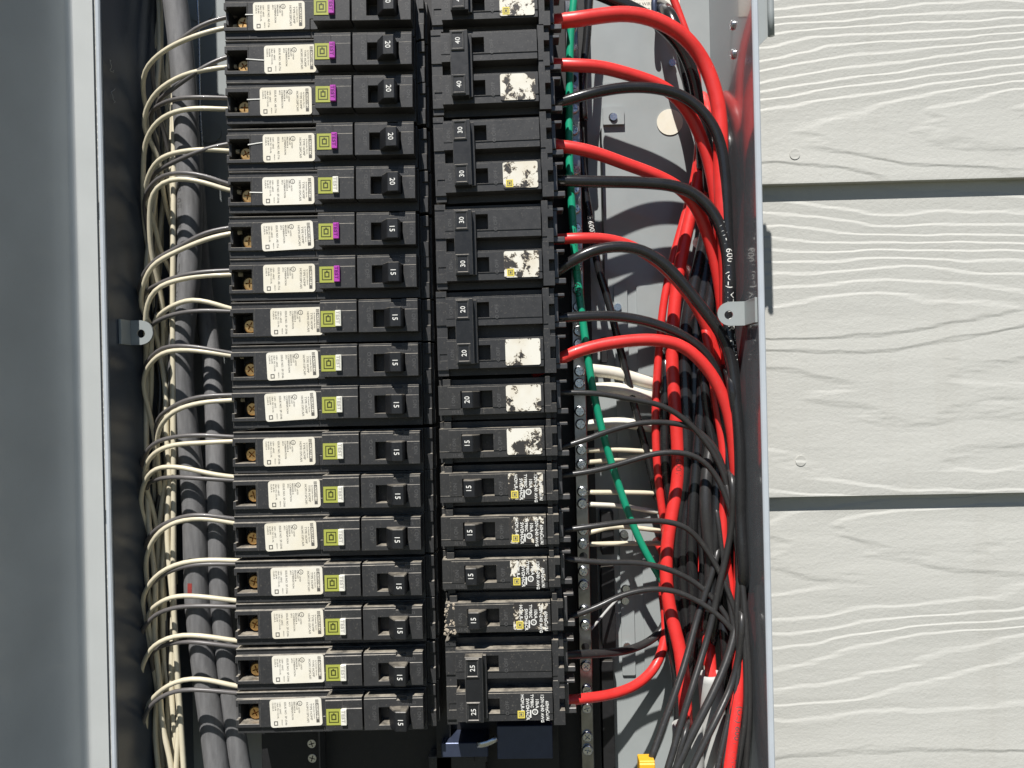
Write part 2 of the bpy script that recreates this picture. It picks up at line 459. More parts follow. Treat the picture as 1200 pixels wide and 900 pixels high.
def siding_mat():
    m, N, L, b = new_mat('fibre_cement_paint')
    b.inputs['Roughness'].default_value = .55
    tc = N.new('ShaderNodeTexCoord'); oi = N.new('ShaderNodeObjectInfo')
    cmb = N.new('ShaderNodeCombineXYZ')
    for i in range(3): L.new(oi.outputs['Random'], cmb.inputs[i])
    add = N.new('ShaderNodeVectorMath'); add.operation = 'MULTIPLY_ADD'; add.inputs[1].default_value = (13.0, 5.0, 9.0)
    L.new(cmb.outputs[0], add.inputs[0]); L.new(tc.outputs['Object'], add.inputs[2])
    def noise(scale3, detail, rough=.5):
        mp = N.new('ShaderNodeMapping'); mp.inputs['Scale'].default_value = scale3
        n = N.new('ShaderNodeTexNoise'); n.inputs['Scale'].default_value = 1.0; n.inputs['Detail'].default_value = detail; n.inputs['Roughness'].default_value = rough
        L.new(add.outputs[0], mp.inputs['Vector']); L.new(mp.outputs[0], n.inputs['Vector'])
        return n.outputs['Fac']
    def math_(op, a, bb=None, c=None):
        n = N.new('ShaderNodeMath'); n.operation = op
        for i, v in enumerate((a, bb, c)):
            if v is None: continue
            if isinstance(v, (int, float)): n.inputs[i].default_value = v
            else: L.new(v, n.inputs[i])
        return n.outputs[0]
    big = noise((1.35, 1, 8.5), 0.9)
    small = noise((10, 1, 42), 3)
    sepz = N.new('ShaderNodeSeparateXYZ'); L.new(tc.outputs['Object'], sepz.inputs[0])
    F = math_('MULTIPLY_ADD', big, 25.0, math_('MULTIPLY', sepz.outputs['Z'], -40.0)); F = math_('ADD', F, math_('MULTIPLY', small, 2.1))
    fl = math_('FLOOR', F); fr = math_('FRACT', F)
    mr = N.new('ShaderNodeMapRange'); mr.interpolation_type = 'SMOOTHSTEP'
    mr.inputs['From Min'].default_value = .70; mr.inputs['From Max'].default_value = 1.0
    L.new(fr, mr.inputs['Value'])
    h = math_('ADD', fl, mr.outputs[0])
    h = math_('SUBTRACT', h, math_('MULTIPLY', F, .86))       # flatten: the boards stay flat, only the grain edges stand out
    fine = noise((380, 300, 480), 3, .6)
    h2 = math_('MULTIPLY_ADD', h, .00061, math_('MULTIPLY', fine, .00024))
    bp = N.new('ShaderNodeBump'); bp.inputs['Strength'].default_value = 1.0; bp.inputs['Distance'].default_value = 1.0
    L.new(h2, bp.inputs['Height']); L.new(bp.outputs[0], b.inputs['Normal'])
    mx = N.new('ShaderNodeMix'); mx.data_type = 'RGBA'
    mx.inputs['A'].default_value = (.45, .45, .418, 1); mx.inputs['B'].default_value = (.515, .515, .48, 1)
    L.new(noise((9, 9, 26), 5, .6), mx.inputs['Factor'])
    st = N.new('ShaderNodeMapRange'); st.inputs['From Min'].default_value = .55; st.inputs['From Max'].default_value = .85; st.inputs['To Max'].default_value = .28
    L.new(noise((45, 9, 2.2), 6, .65), st.inputs['Value'])
    dt = N.new('ShaderNodeMapRange'); dt.inputs['From Min'].default_value = .70; dt.inputs['From Max'].default_value = .80; dt.inputs['To Max'].default_value = .35
    L.new(noise((500, 400, 500), 2, .5), dt.inputs['Value'])
    sm = math_('ADD', st.outputs[0], dt.outputs[0])
    m3 = N.new('ShaderNodeMix'); m3.data_type = 'RGBA'; m3.inputs['B'].default_value = (.33, .31, .265, 1)
    L.new(sm, m3.inputs['Factor']); L.new(mx.outputs['Result'], m3.inputs['A']); L.new(m3.outputs['Result'], b.inputs['Base Color'])
    return m
M['siding'] = siding_mat()

def ground_mat():
    m, N, L, b = new_mat('gravelly_soil')
    b.inputs['Roughness'].default_value = .95
    n = N.new('ShaderNodeTexNoise'); n.inputs['Scale'].default_value = 3; n.inputs['Detail'].default_value = 9
    tc = N.new('ShaderNodeTexCoord'); L.new(tc.outputs['Object'], n.inputs['Vector'])
    cr = N.new('ShaderNodeValToRGB')
    cr.color_ramp.elements[0].position = .3; cr.color_ramp.elements[0].color = (.05, .055, .03, 1)
    cr.color_ramp.elements[1].position = .7; cr.color_ramp.elements[1].color = (.13, .125, .085, 1)
    L.new(n.outputs['Fac'], cr.inputs[0]); L.new(cr.outputs[0], b.inputs['Base Color'])
    bp = N.new('ShaderNodeBump'); bp.inputs['Distance'].default_value = .03; L.new(n.outputs['Fac'], bp.inputs['Height']); L.new(bp.outputs[0], b.inputs['Normal'])
    return m
M['ground'] = ground_mat()

# ================================================================== SETTING
g = ob('ground', mesh_from('ground', [(-150000, -150000, 0), (150000, -150000, 0), (150000, 3000, 0), (-150000, 3000, 0)], [(0, 1, 2, 3)], M['ground']))
g['kind'] = 'structure'

# ---- house wall: lap siding boards, each a board of its own, over a sheathing sheet
Y_S = 93.0                                           # front of the butt edges
zA = P(890, 216, Y_S).z; zB = P(896, 583, Y_S).z
EXPO = zA - zB
wall = root('house_wall', (0, 130, -HZ), 'pale lap siding wall with embossed wood grain behind the electrical panel', 'wall')
ob('sheathing', mesh_bm('sheathing', boxbm(-1900, 1900, 0, 120, 0, 2900, 2), M['base']), wall)

bprof = [(Y_S - 130, 0), (Y_S - 130, 1.2), (Y_S - 130 + 8.6, EXPO + 30), (Y_S - 130 + 16.5, EXPO + 30), (Y_S - 130 + 8.0, 0)]
def board_mesh(x0, x1):
    bm = bmesh.new()
    a = [bm.verts.new((x0, y, z)) for y, z in bprof]; b = [bm.verts.new((x1, y, z)) for y, z in bprof]
    n = len(bprof); bm.faces.new(a); bm.faces.new(list(reversed(b)))
    for i in range(n): bm.faces.new((a[i], b[i], b[(i + 1) % n], a[(i + 1) % n]))
    return mesh_bm('siding_board', bm, M['siding'])
nail_me = mesh_bm('nail_head', (lambda bm: bm)(plate_xz(disc_pts(0, 0, 3.6, 18), -.5, 3)), M['siding'])
boards = {}
PLt, PLb = P(124.5, 0, 0), P(131, 895, 0)
PRt, PRb = P(881, 60, 0), P(902, 895, 0)
xl = (PLt.x + PLb.x) / 2; xr = (PRt.x + PRb.x) / 2
ZT, ZBT = P(600, 0, 0).z + 300, P(600, 900, 0).z - 170
full_me = board_mesh(-1900, 1900); left_me = board_mesh(-1900, xl - 3.5); right_me = board_mesh(xr + 3.5, 1900)
for k in range(-6, 8):
    z = zA + HZ - EXPO * k
    if z < 60 or z > 2700: continue
    if z + EXPO + 30 < ZBT + HZ or z > ZT + HZ:
        boards[k] = ob('siding_board', full_me, wall, (0, 0, z))
    else:
        ob('siding_board', left_me, wall, (0, 0, z)); boards[k] = ob('siding_board', right_me, wall, (0, 0, z))
def nail(px, py, k):
    bd = boards[k]; p = P(px, py, Y_S + 1)
    zl = (p.z + HZ) - bd.location.z / MM
    yl = (Y_S - 130) + 8.6 * max(0, zl - 1.2) / (EXPO + 28.8)
    ob('nail_head', nail_me, bd, (p.x - bd.location.x / MM, yl - .1, zl))
nail(931, 181, 0); nail(938, 540, 1)

# ================================================================== ENCLOSURE
YB = 105.0                                            # back pan
def XL(z): return PL.x
PLt, PLb = P(124.5, 0, 0), P(131, 895, 0)
PRt, PRb = P(881, 60, 0), P(902, 895, 0)
xl = (PLt.x + PLb.x) / 2; xr = (PRt.x + PRb.x) / 2
ZT, ZBT = P(600, 0, 0).z + 300, P(600, 900, 0).z - 170
print('enclosure', xl, xr, ZT, ZBT, 'expo', EXPO)
box = root('electrical_panel', ((xl + xr) / 2, YB + 3, ZBT), 'open grey metal breaker panel enclosure mounted on the pale siding', 'electrical panel')
BX, BY, BZ = (xl + xr) / 2, YB + 3, ZBT
def bx(name, x0, x1, y0, y1, z0, z1, mat, bev=.3, parent=None):
    return ob(name, mesh_bm(name, boxbm(x0 - BX, x1 - BX, y0 - BY, y1 - BY, z0 - BZ, z1 - BZ, bev), mat), parent or box)
bx('back_pan', xl - 1, xr + 1, YB, YB + 3, ZBT, ZT, M['grey'])
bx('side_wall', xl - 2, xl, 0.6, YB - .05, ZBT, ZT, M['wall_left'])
bx('side_wall', xr, xr + 2, 0.6, YB - .05, ZBT, ZT, M['wall'])
bx('top_wall', xl + .05, xr - .05, 0.6, YB - .05, ZT - 2, ZT, M['wall'])
bx('bottom_wall', xl + .05, xr - .05, 0.6, YB - .05, ZBT, ZBT + 2, M['wall'])
bx('front_lip', xl - 2.6, xl + .2, -2.2, .55, ZBT - .5, ZT + .5, M['lip'], .7)
bx('front_lip', xr - .4, xr + 3.2, -2.2, .55, ZBT - .5, ZT + .5, M['lip'], .7)

def L2(p): return (p.x - BX, p.y - BY, p.z - BZ)
# cover fixing tabs on the walls
def tab(px0, px1, py, ph, yd, side, hx):
    a = P(px0, py, yd); b_ = P(px1, py, yd); h = ph * (CAM_D + yd) / FPX / 2
    wx = xl if side < 0 else xr
    tip = b_.x if side < 0 else a.x
    base = wx + .1 * (1 if side < 0 else -1)
    r = h * .98; zc = a.z
    if side < 0:
        out = [(base, zc - h), (tip - r, zc - h)] + [(tip - r + r * math.cos(R(t)), zc + r * math.sin(R(t))) for t in range(-75, 76, 15)] + [(tip - r, zc + h), (base, zc + h)]
    else:
        out = [(base, zc + h), (tip + r, zc + h)] + [(tip + r + r * math.cos(R(t)), zc + r * math.sin(R(t))) for t in range(105, 256, 15)] + [(tip + r, zc - h), (base, zc - h)]
    hp = P(hx, py + 1, yd)
    t = ob('mounting_tab', mesh_bm('mounting_tab', ring_plate([(x - BX, z - BZ) for x, z in out], (hp.x - BX, hp.z - BZ), 2.6, yd - BY, yd + 1.6 - BY), M['grey']), box)
    ylo = 1.5 if side > 0 else yd - 12
    x0, x1 = (wx + .1, wx + 1.6) if side < 0 else (wx - 1.6, wx - .1)
    bx('tab_flange', x0, x1, ylo, yd - .05, zc - h, zc + h, M['grey'], .2, t)
tab(841, 868, 368, 28, 24, 1, 854)
tab(151, 179, 390, 29, 24, -1, 165)

# mounting plate strips, knockouts, screws and stickers on the back pan
def pan_plate(px0, py0, px1, py1, th, mat, name, y=YB, rr=2.0):
    a = P(px0, py0, y); b_ = P(px1, py1, y)
    o = rrect(a.x - BX, b_.x - BX, b_.z - BZ, a.z - BZ, rr)
    return ob(name, mesh_bm(name, plate_xz(o, y - th - BY, y - .05 - BY), mat), box)
pan_plate(719, 335, 744.5, 790, 2.0, M['grey'], 'mounting_plate', rr=1)
pan_plate(745.5, 335, 800, 800, 1.2, M['grey'], 'mounting_plate', rr=1)
pan_plate(706, 127, 731, 147, 3.2, M['grey'], 'mounting_plate', rr=.5)
pan_plate(706, 98, 731, 105, 2.0, M['grey'], 'mounting_plate', rr=.5)
rivet_me = mesh_bm('rivet', (lambda: (lambda bm: bm)(plate_xz(disc_pts(0, 0, 2.6, 16), -1.2, 0)))(), M['zinc'])
hole_me = mesh_bm('bolt_hole', plate_xz(disc_pts(0, 0, 3.0, 18), -.3, 0), M['base'])
for (x, y, kind) in ((718, 138, 1), (723, 360, 0), (733, 690, 1), (734, 757, 0), (787, 74, 0), (731, 626, 1), (732, 704, 1)):
    p = P(x, y, YB - 2.2)
    if kind: ob('bolt_hole', hole_me, box, (p.x - BX, YB - 3.3 - BY + (0 if y == 138 else 1.2), p.z - BZ))
    ob('rivet', rivet_me, box, (p.x - BX + .4, YB - 3.5 - BY + (0 if y == 138 else 1.2), p.z - BZ))
# round knockouts on the shaded side
for (x, y, r) in ((236, 12, 9), (247, 155, 8), (250, 760, 8)):
    p = P(x, y, YB)
    ob('knockout', mesh_bm('knockout', plate_xz(disc_pts(p.x - BX, p.z - BZ, r, 24), YB - 1 - BY, YB - .05 - BY), M['grey']), box)
# round white plug
p = P(785, 143, YB - .6)
ob('round_sticker', mesh_bm('round_sticker', plate_xz(disc_pts(p.x - BX, p.z - BZ, 9.2, 28), YB - .7 - BY, YB - .05 - BY), M['sticker']), box)
# paper notice with fine print
a = P(714, -40, YB - .5); b_ = P(797, 22, YB - .5)
st = ob('notice_sticker', mesh_bm('notice_sticker', plate_xz([(a.x - BX, b_.z - BZ), (b_.x - BX, b_.z - BZ), (b_.x - BX, a.z - BZ), (a.x - BX, a.z - BZ)], YB - .5 - BY, YB - .05 - BY), M['sticker']), box)
pr = Print()
for i, s in enumerate(("WARNING", "USE COPPER OR", "ALUMINUM WIRE", "TORQUE ALL LUGS", "60/75 C WIRE", "CLASS CTL PANEL", "TURN OFF POWER", "BEFORE WORKING", "REPLACE COVERS")):
    pr.text(s, 3.2, a.x - BX + 5, b_.z - BZ + 2.2 + i * 4.0, YB - .56 - BY, 'right')
ob('fine_print', pr.mesh('fine_print', M['print']), st)
# wall screws of the right side wall
sc_me = screw_mesh('wall_screw', 3.0, 1.6, M['zinc'])
for (px, py) in ((857, 28), (862, 62)):
    q = P(px, py, 40)
    t = (xr - .2) / q.x if q.x else 1
    o = ob('wall_screw', sc_me, box, (xr - BX - .05, 42 - BY, q.z * 1.0 - BZ), (0, 0, R(-90)))

# hinge lug with a curled pin on the outside of the right wall
hp = P(881, 54, 0); hx = xr + 2.2
hz0 = hp.z
lug = ob('hinge_lug', mesh_bm('hinge_lug', plate_xz([(hx - BX + .1, hz0 - 1 - BZ), (hx + 3.2 - BX, hz0 + 2 - BZ), (hx + 7.4 - BX, hz0 + 6 - BZ), (hx + 7.4 - BX, hz0 + 64 - BZ), (hx - BX + .1, hz0 + 64 - BZ)], .8 - BY, 2.6 - BY), M['grey']), box)
pin = []
for z in (hz0 + 5, hz0 + 62):
    pin.append(Vector((hx + 8.2 - BX, -1.2 - BY, z - BZ)))
o = ob('hinge_pin', tube_mesh('hinge_pin', catmull(pin, 20), 1.9, M['grey'], 12), lug); o.location = pin[0] * MM

# door, swung open on the left edge: folded flange that faces out, rounded fold, panel running outward
fa = P(119.5, 450, 1.0); fb = P(97, 450, -1.0)
prof = [(fa.x, 1.0), (fb.x, -1.0)]
dv = Vector((-.2475, -.9689))
cx, cy = fb.x, -1.0
n_ = 6
d0 = Vector((fb.x - fa.x, -2.0)).normalized()
cur = Vector((cx, cy))
for i in range(1, n_ + 1):
    d = d0.lerp(dv, i / n_).normalized(); cur = cur + d * 1.1; prof.append((cur.x, cur.y))
tip = cur + dv * 330; prof.append((tip.x, tip.y))
def sheet(prof, th, z0, z1):
    bm = bmesh.new(); n = len(prof); off = []
    for i in range(n):
        a = Vector(prof[max(0, i - 1)]); b = Vector(prof[min(n - 1, i + 1)]); d = (b - a).normalized()
        off.append(Vector(prof[i]) + Vector((d.y, -d.x)) * -th if False else Vector(prof[i]) + Vector((-d.y, d.x)) * -th)
    pts = [Vector(q) for q in prof] + list(reversed(off)); m = len(pts)
    a = [bm.verts.new((q.x, q.y, z0)) for q in pts]; b = [bm.verts.new((q.x, q.y, z1)) for q in pts]
    for i in range(m): bm.faces.new((a[i], a[(i + 1) % m], b[(i + 1) % m], b[i]))
    for i in range(n - 1):
        for row, z in ((a, 0), (b, 1)):
            bm.faces.new((row[i], row[i + 1], row[m - 2 - i], row[m - 1 - i]))
    return bm
bm = sheet([(x - BX, y - BY) for x, y in prof], 1.5, ZBT + 4 - BZ, ZT - 4 - BZ)
dm = mesh_bm('door', bm, M['door'])
fl = sheet([(fa.x - BX + .3, .2 - BY - 1.2), (fb.x - BX - .5, -1.9 - BY - .3)], .8, ZBT + 4 - BZ, ZT - 4 - BZ)
for p_ in dm.polygons: p_.use_smooth = False
door = ob('door', dm, box)
ob('hinge_flange', mesh_bm('hinge_flange', fl, M['flange']), door)

# ================================================================== INTERIOR ASSEMBLY
ORD = ['zeroth', 'lowest', 'second', 'third', 'fourth', 'fifth', 'sixth', 'seventh', 'eighth', 'ninth', 'tenth', 'eleventh', 'twelfth', 'thirteenth', 'fourteenth', 'fifteenth', 'sixteenth', 'seventeenth', 'eighteenth']
YD = 4.0                                               # depth of the breaker fronts
q0 = P(290, 450, 60); q1 = P(655, 450, 60)
zt, zb = ZT - 40, P(600, 900, 60).z - 60
base = root('bus_bar_base', (0, YB - 1, zb), 'black plastic interior base that carries the two columns of breakers', 'breaker base')
def bb(name, px0, px1, py0, py1, y0, y1, mat, bev=.4, z0=None, z1=None, parent=None):
    a = P(px0, py0, y0); b_ = P(px1, py1, y0)
    zz0 = b_.z if z0 is None else z0; zz1 = a.z if z1 is None else z1
    return ob(name, mesh_bm(name, boxbm(a.x, b_.x, y0 - (YB - 1), y1 - (YB - 1), zz0 - zb, zz1 - zb, bev), mat), parent or base)
bb('carrier', 287, 655, 0, 850, 54, 70, M['base'], z0=zb, z1=zt)
bb('rear_rail', 292, 690, 0, 850, 70.2, YB - 1.2, M['base'], z0=zb, z1=zt)
bb('side_skirt', 655.5, 704, 0, 850, 84, YB - 1.2, M['base'], z0=zb, z1=zt)
for (py0, py1, px1) in ((150, 330, 709), (395, 425, 712), (600, 650, 720), (665, 760, 722), (775, 930, 722)):
    bb('skirt_tooth', 704.3, px1, py0, py1, 92, YB - 1.2, M['base'])
bb('centre_rib', 508, 513, 0, 900, 42, 53.8, M['base'], z0=zb, z1=zt)
# mounting rail that shows under the last breakers
rl = bb('rail_bracket', 582, 648, 851, 889, 30, 53.8, M['skysteel'])
bb('rail_hook', 517, 572, 871, 887, 34, 53.8, M['skysteel'])
bb('rail_foot', 502, 570, 887.5, 930, 42, 53.8, M['black'])
bb('rail_step', 556, 571, 886, 893, 40, 53.8, M['black'], parent=base)
# bright tongue on the bracket
a = P(559, 874, 27); b_ = P(582, 866, 27)
tg = tube_mesh('bracket_tongue', catmull([a, (a + b_) / 2 + Vector((0, -1, -1)), b_], 3), 2.0, M['zinc'], 8, flat=.4)
o = ob('bracket_tongue', tg, base, (a.x, 28 - (YB - 1), a.z - zb))
bb('shadow_gap_post', 372.5, 376, 851, 930, 40, 53.8, M['clip'])

# ---- terminal bars
def term_bar(px_top, py_top, px_bot, py_bot, yd, wpx, screws, label, skip=()):
    a = P(px_top, py_top, yd); b_ = P(px_bot, py_bot, yd)
    wmm = wpx * (CAM_D + yd) / FPX / 2
    r = root('terminal_bar', ((a.x + b_.x) / 2, yd + 8, b_.z), label, 'terminal bar', 'neutral and ground terminal bars')
    x0 = (a.x + b_.x) / 2
    ob('bar', mesh_bm('bar', boxbm(-wmm, wmm, -8, 0, 0, a.z - b_.z, .5), M['bar']), r)
    me = screw_mesh('terminal_screw', 3.5, 2.4, M['zinc']); hm = mesh_bm('wire_hole', plate_xz(disc_pts(0, 0, 2.7, 18), -.12, 0.3), M['base'])
    for (py, kind) in screws:
        q = P((px_top + px_bot) / 2, py, yd)
        px = px_top + (px_bot - px_top) * (py - py_top) / (py_bot - py_top)
        q = P(px, py, yd)
        if kind == 's': ob('terminal_screw', me, r, (random.uniform(-.3, .3), -8.02 + random.uniform(0, .5), q.z - b_.z), (0, random.uniform(0, 3), 0))
        else: ob('wire_hole', hm, r, (0, -8.02, q.z - b_.z))
    return r
scr = [(14, 'h'), (34, 's'), (56, 's'), (92, 'h'), (105, 's'), (128, 's'), (153, 's'), (170, 's'), (200, 's'), (222, 's'), (245, 's'), (268, 's'), (296, 's'), (315, 's'), (340, 's'), (360, 's'),
       (388, 's'), (403, 's'), (435, 's'), (449, 's'), (482, 's'), (497, 's'), (527, 's'), (544, 's'), (576, 's'), (590, 's'), (621, 's'), (637, 's'), (652, 'h'), (669, 's'), (685, 's'), (715, 's'), (732, 's'), (758, 'h'),
       (780, 's'), (808, 's'), (829, 's'), (862, 's'), (878, 's'), (908, 's')]
term_bar(670, 0, 689, 930, 58, 15, scr, 'long metal terminal bar with paired screws beside the right breaker column')
term_bar(366.5, 840, 367.5, 960, 56, 13, [(870, 's'), (887, 's'), (915, 's')], 'short terminal bar end with two screws under the left breaker column')

# ================================================================== BREAKERS, left column
L_BODY = mesh_bm('body', relief([
    (0, 121, -12.5, 12.5, 11), (0, 57, -8.3, 8.6, 9), (0, 57, 11.7, 12.5, 10.2),
    (14.3, 14.7, -8.3, 8.6, 9.5), (52.0, 52.4, -12.5, -2.0, 11.6), (52.4, 57, -2.4, -2.0, 9.5),
    (1.6, 13.8, -6.2, 6.0, 27), (0, 1.6, -3.4, 4.2, 12.5),
    (114.6, 121, -12.5, 12.5, 17), (116.4, 119.6, -12.5, -3, 15.2), (116.4, 119.6, 6, 12.5, 15.6), (119.6, 121, -12.5, 12.5, 22)], 50, .28), M['black'])
L_TRIP = mesh_bm('trip_block', relief([(56.4, 78, -7.3, 11.9, 0), (56.4, 78, 10.3, 11.9, .7), (66.5, 78, 5.4, 10.3, .35)], 10.8, .35), M['black'])
L_HB = mesh_bm('handle_block', relief([(79.3, 114, -7.5, 11.7, 0), (79.3, 114, 10.6, 11.7, .6), (87.8, 114, 5.6, 10.6, .25), (87.8, 106.5, -4.8, 5.6, 9), (98.5, 104.5, 9.6, 11.7, 2.4)], 10.8, .35), M['black'])
L_HAN = mesh_bm('handle', prism_xy([(93.2, 4), (94.6, -1.5), (98.8, -8.4), (105.4, -8.8), (105.9, 4)], -5.3, 6.2, .45), M['handle'])
pr = Print(); pr.text('O OFF', 3.2, 84.2, 7.0, -.06, 'down')
L_OFF = pr.mesh('off_marking', M['emboss']); pr = Print(); pr.text('I ON', 3.2, 110.6, 4.6, -.06, 'down')
L_MARK = pr.mesh('on_marking', M['emboss'])
pr = Print(); pr.text('22253', 2.6, 103.5, 7.0, .18, 'right')
L_CODE = pr.mesh('date_code', M['emboss'])
def num_mesh(s, x, z, y, mode, size=4.6):
    pr = Print(); pr.text(s, size, x, z, y, mode, centre=True)
    # bolder strokes: a second pass shifted a hair, behind the first
    n = len(pr.v)
    pr.v += [(a + .14, b + .012, c) for a, b, c in pr.v[:n]]
    pr.f += [tuple(i + n for i in f) for f in pr.f]
    return pr.mesh('rating_number', M['wprint'])
L_NUM = {k: num_mesh(k, 101.9, .5, -8.75, 'down', 4.3) for k in ('15', '20')}
# the number sits on the handle face, which leans a little: tilt its points
for k in L_NUM:
    for v in L_NUM[k].vertices: v.co.y = (-8.46 - (v.co.x / MM - 99.1) * .0606) * MM - (0.00006 if v.co.y < -.00874 else 0.00003)
L_EMB = mesh_bm('emblem', plate_xz([(57.0, -4.0), (65.6, -4.0), (65.6, 5.4), (57.0, 5.4)], -.3, .5), M['lime'])
pr = Print(); pr.frame(58.4, 64.4, -2.6, 4.0, .55, -.36); pr.frame(59.9, 62.9, -1.0, 2.4, .7, -.36); pr.poly([(60.9, 2.4), (61.9, 2.4), (61.9, 3.0), (60.9, 3.0)], -.36)
L_EMBP = pr.mesh('emblem_print', M['limeprint'])
L_BTN = mesh_bm('test_button', boxbm(65.8, 69.2, -1.9, 1, -3.8, 5.6, .25), None)
L_BTNM = {}
for c in ('purple', 'whitebtn'):
    me = L_BTN.copy(); me.materials.clear(); me.materials.append(M[c]); L_BTNM[c] = me
def btn_print(mat):
    pr = Print()
    for k in range(3): pr.text('TEST', 2.9, 66.3 + k * .16, 5.3 - k * .1, -1.95 + k * .012, 'down', sx=1.2)
    return pr.mesh('test_print', mat)
L_BTNP = {'purple': btn_print(M['purpleprint']), 'whitebtn': btn_print(M['btnprint'])}
L_SCREW = screw_mesh('terminal_screw', 4.3, 3.0, M['brass'])
def sticker_mesh():
    return mesh_bm('label_sticker', plate_xz(rrect(-15.6, 15.6, -8.4, 8.4, 1.7), -.14, .02), M['sticker'])
L_STK = sticker_mesh()
def sticker_print(issue, cat):
    pr = Print(); y = -.2
    def T(s, size, u, top): pr.text(s, size, 15.6 - u, 8.4 - top, y, 'down')
    pr.frame(12.0, 13.8, 5.4, 7.1, .28, y); pr.frame(12.5, 13.3, 5.9, 6.6, .2, y)
    pr.poly([(12.0, -6.6), (12.3, -6.6), (12.3, 5.0), (12.0, 5.0)], y); pr.poly([(13.6, -6.6), (13.9, -6.6), (13.9, 5.0), (13.6, 5.0)], y)
    pr.poly([(12.3, -6.6), (13.6, -6.6), (13.6, -4.6), (12.3, -4.6)], y); pr.poly([(12.3, 4.5), (13.6, 4.5), (13.6, 5.0), (12.3, 5.0)], y)
    T('SQUARE D', 1.9, 3.35, 3.9); 
    T('by Schneider Electric', 1.1, 5.0, 3.4)
    T('TYPE HOMP', 1.9, 7.1, 3.3); T(cat, 1.9, 9.2, 2.5)
    pr.ring(2.6, 5.4, 1.15, 1.5, y); T('UL', 1.3, 13.4, 2.4); T('LISTED', 1.2, 14.0, 5.2)
    T('CIRCUIT', 1.35, 15.4, 1.8); T('BREAKER &', 1.35, 16.8, 1.8); T('COMBINATION', 1.55, 18.3, 1.8); T('AFCI', 1.35, 19.6, 1.8)
    T(issue, 1.75, 22.4, 1.7)
    T('120V~ 60HZ', 1.35, 25.4, 1.7); T('10kA 75C CU-AL', 1.35, 26.9, 1.7); T('36 LB-IN', 1.35, 28.3, 1.7); T('CLASS A', 1.35, 29.7, 1.7)
    pr.frame(-13.6, -11.2, -7.2, -4.6, .5, y); T('MEXICO', .9, 24.6, 12.2)
    return pr.mesh('sticker_print', M['print'])
L_SPR = {'AE': sticker_print('ISSUE NO. AE-716', 'HOM120PCAFI'), 'SP': sticker_print('ISSUE NO. SP-3346', 'HOM115PCAFI')}

# row, centre y, left x, sticker centre x, sticker tilt, rating, button
ROWS = [(19, 262, 327, 0, '20', 'purple'), (70, 263, 340, 0, '20', 'purple'), (119, 264, 335, 0, '20', 'purple'), (174, 265.5, 338.5, 0, '20', 'purple'),
        (224, 267, 338, 0, '20', 'whitebtn'), (277, 267.5, 337, 2, '15', 'purple'), (327, 268.5, 339, 0, '15', 'purple'), (378, 270, 347.5, .3, '15', 'whitebtn'),
        (429, 270.5, 343, 2, '15', 'whitebtn'), (477, 271.5, 341, 2.6, '15', 'whitebtn'), (530, 272.5, 339, 1, '15', 'whitebtn'), (580, 273, 345, 1.3, '15', 'whitebtn'),
        (629, 273.5, 341, 2.3, '15', 'whitebtn'), (682, 274.5, 348, 1, '15', 'whitebtn'), (732, 275.5, 349, 1.6, '15', 'whitebtn'), (785, 276, 349.5, 1.3, '15', 'whitebtn'), (836, 276.5, 347, 2.3, '15', 'whitebtn')]
GL = 'arc-fault breakers stacked in the left column'
for i, (cy, lx, sx, stilt, amp, btn) in enumerate(ROWS):
    tilt = -0.9 + 1.3 * i / 16 + random.uniform(-.15, .15)
    p = P(lx, cy + 1, YD + 9)
    nth = 17 - i
    lab = '%s amp black breaker with %s test button, %s up in the left column' % (amp, 'purple' if btn == 'purple' else 'white', ORD[nth])
    r = root('circuit_breaker', (p.x, YD, p.z), lab, 'circuit breaker', GL, (0, R(-tilt), 0))
    ob('body', L_BODY, r)
    tb = ob('trip_block', L_TRIP, r)
    e = ob('emblem', L_EMB, r); ob('emblem_print', L_EMBP, e)
    b_ = ob('test_button', L_BTNM[btn], r); ob('test_print', L_BTNP[btn], b_)
    hb = ob('handle_block', L_HB, r); ob('on_marking', L_MARK, hb); ob('off_marking', L_OFF, hb); ob('date_code', L_CODE, hb)
    h = ob('handle', L_HAN, r, (random.uniform(-.4, .3), random.uniform(-.3, .2), 0)); ob('rating_number', L_NUM[amp], h)
    ob('terminal_screw', L_SCREW, r, (10.2 + random.uniform(-.5, .6), 17.5, -1.2 + random.uniform(-.6, .6)), (0, random.uniform(0, 3), 0))
    scp = P(sx, cy, YD + 9)
    s = ob('label_sticker', L_STK, r, (scp.x - p.x, 8.98, 0.25), (0, R(-stilt + tilt), 0))
    if i < 5:
        mk = bmesh.new(); boxbm(13.2, scp.x - p.x - 15.4, 8.6, 9.1, .2, .9, .15, mk)
        ob('paint_mark', mesh_bm('paint_mark', mk, M['wprint']), r, (0, 0, (.8, 1.2, .6, 0, -.6)[i]), (0, R((1, 5, -1, -8, 2)[i]), 0))
    ob('sticker_print', L_SPR['AE' if i in (0, 1, 2, 3, 5, 6) else 'SP'], s)

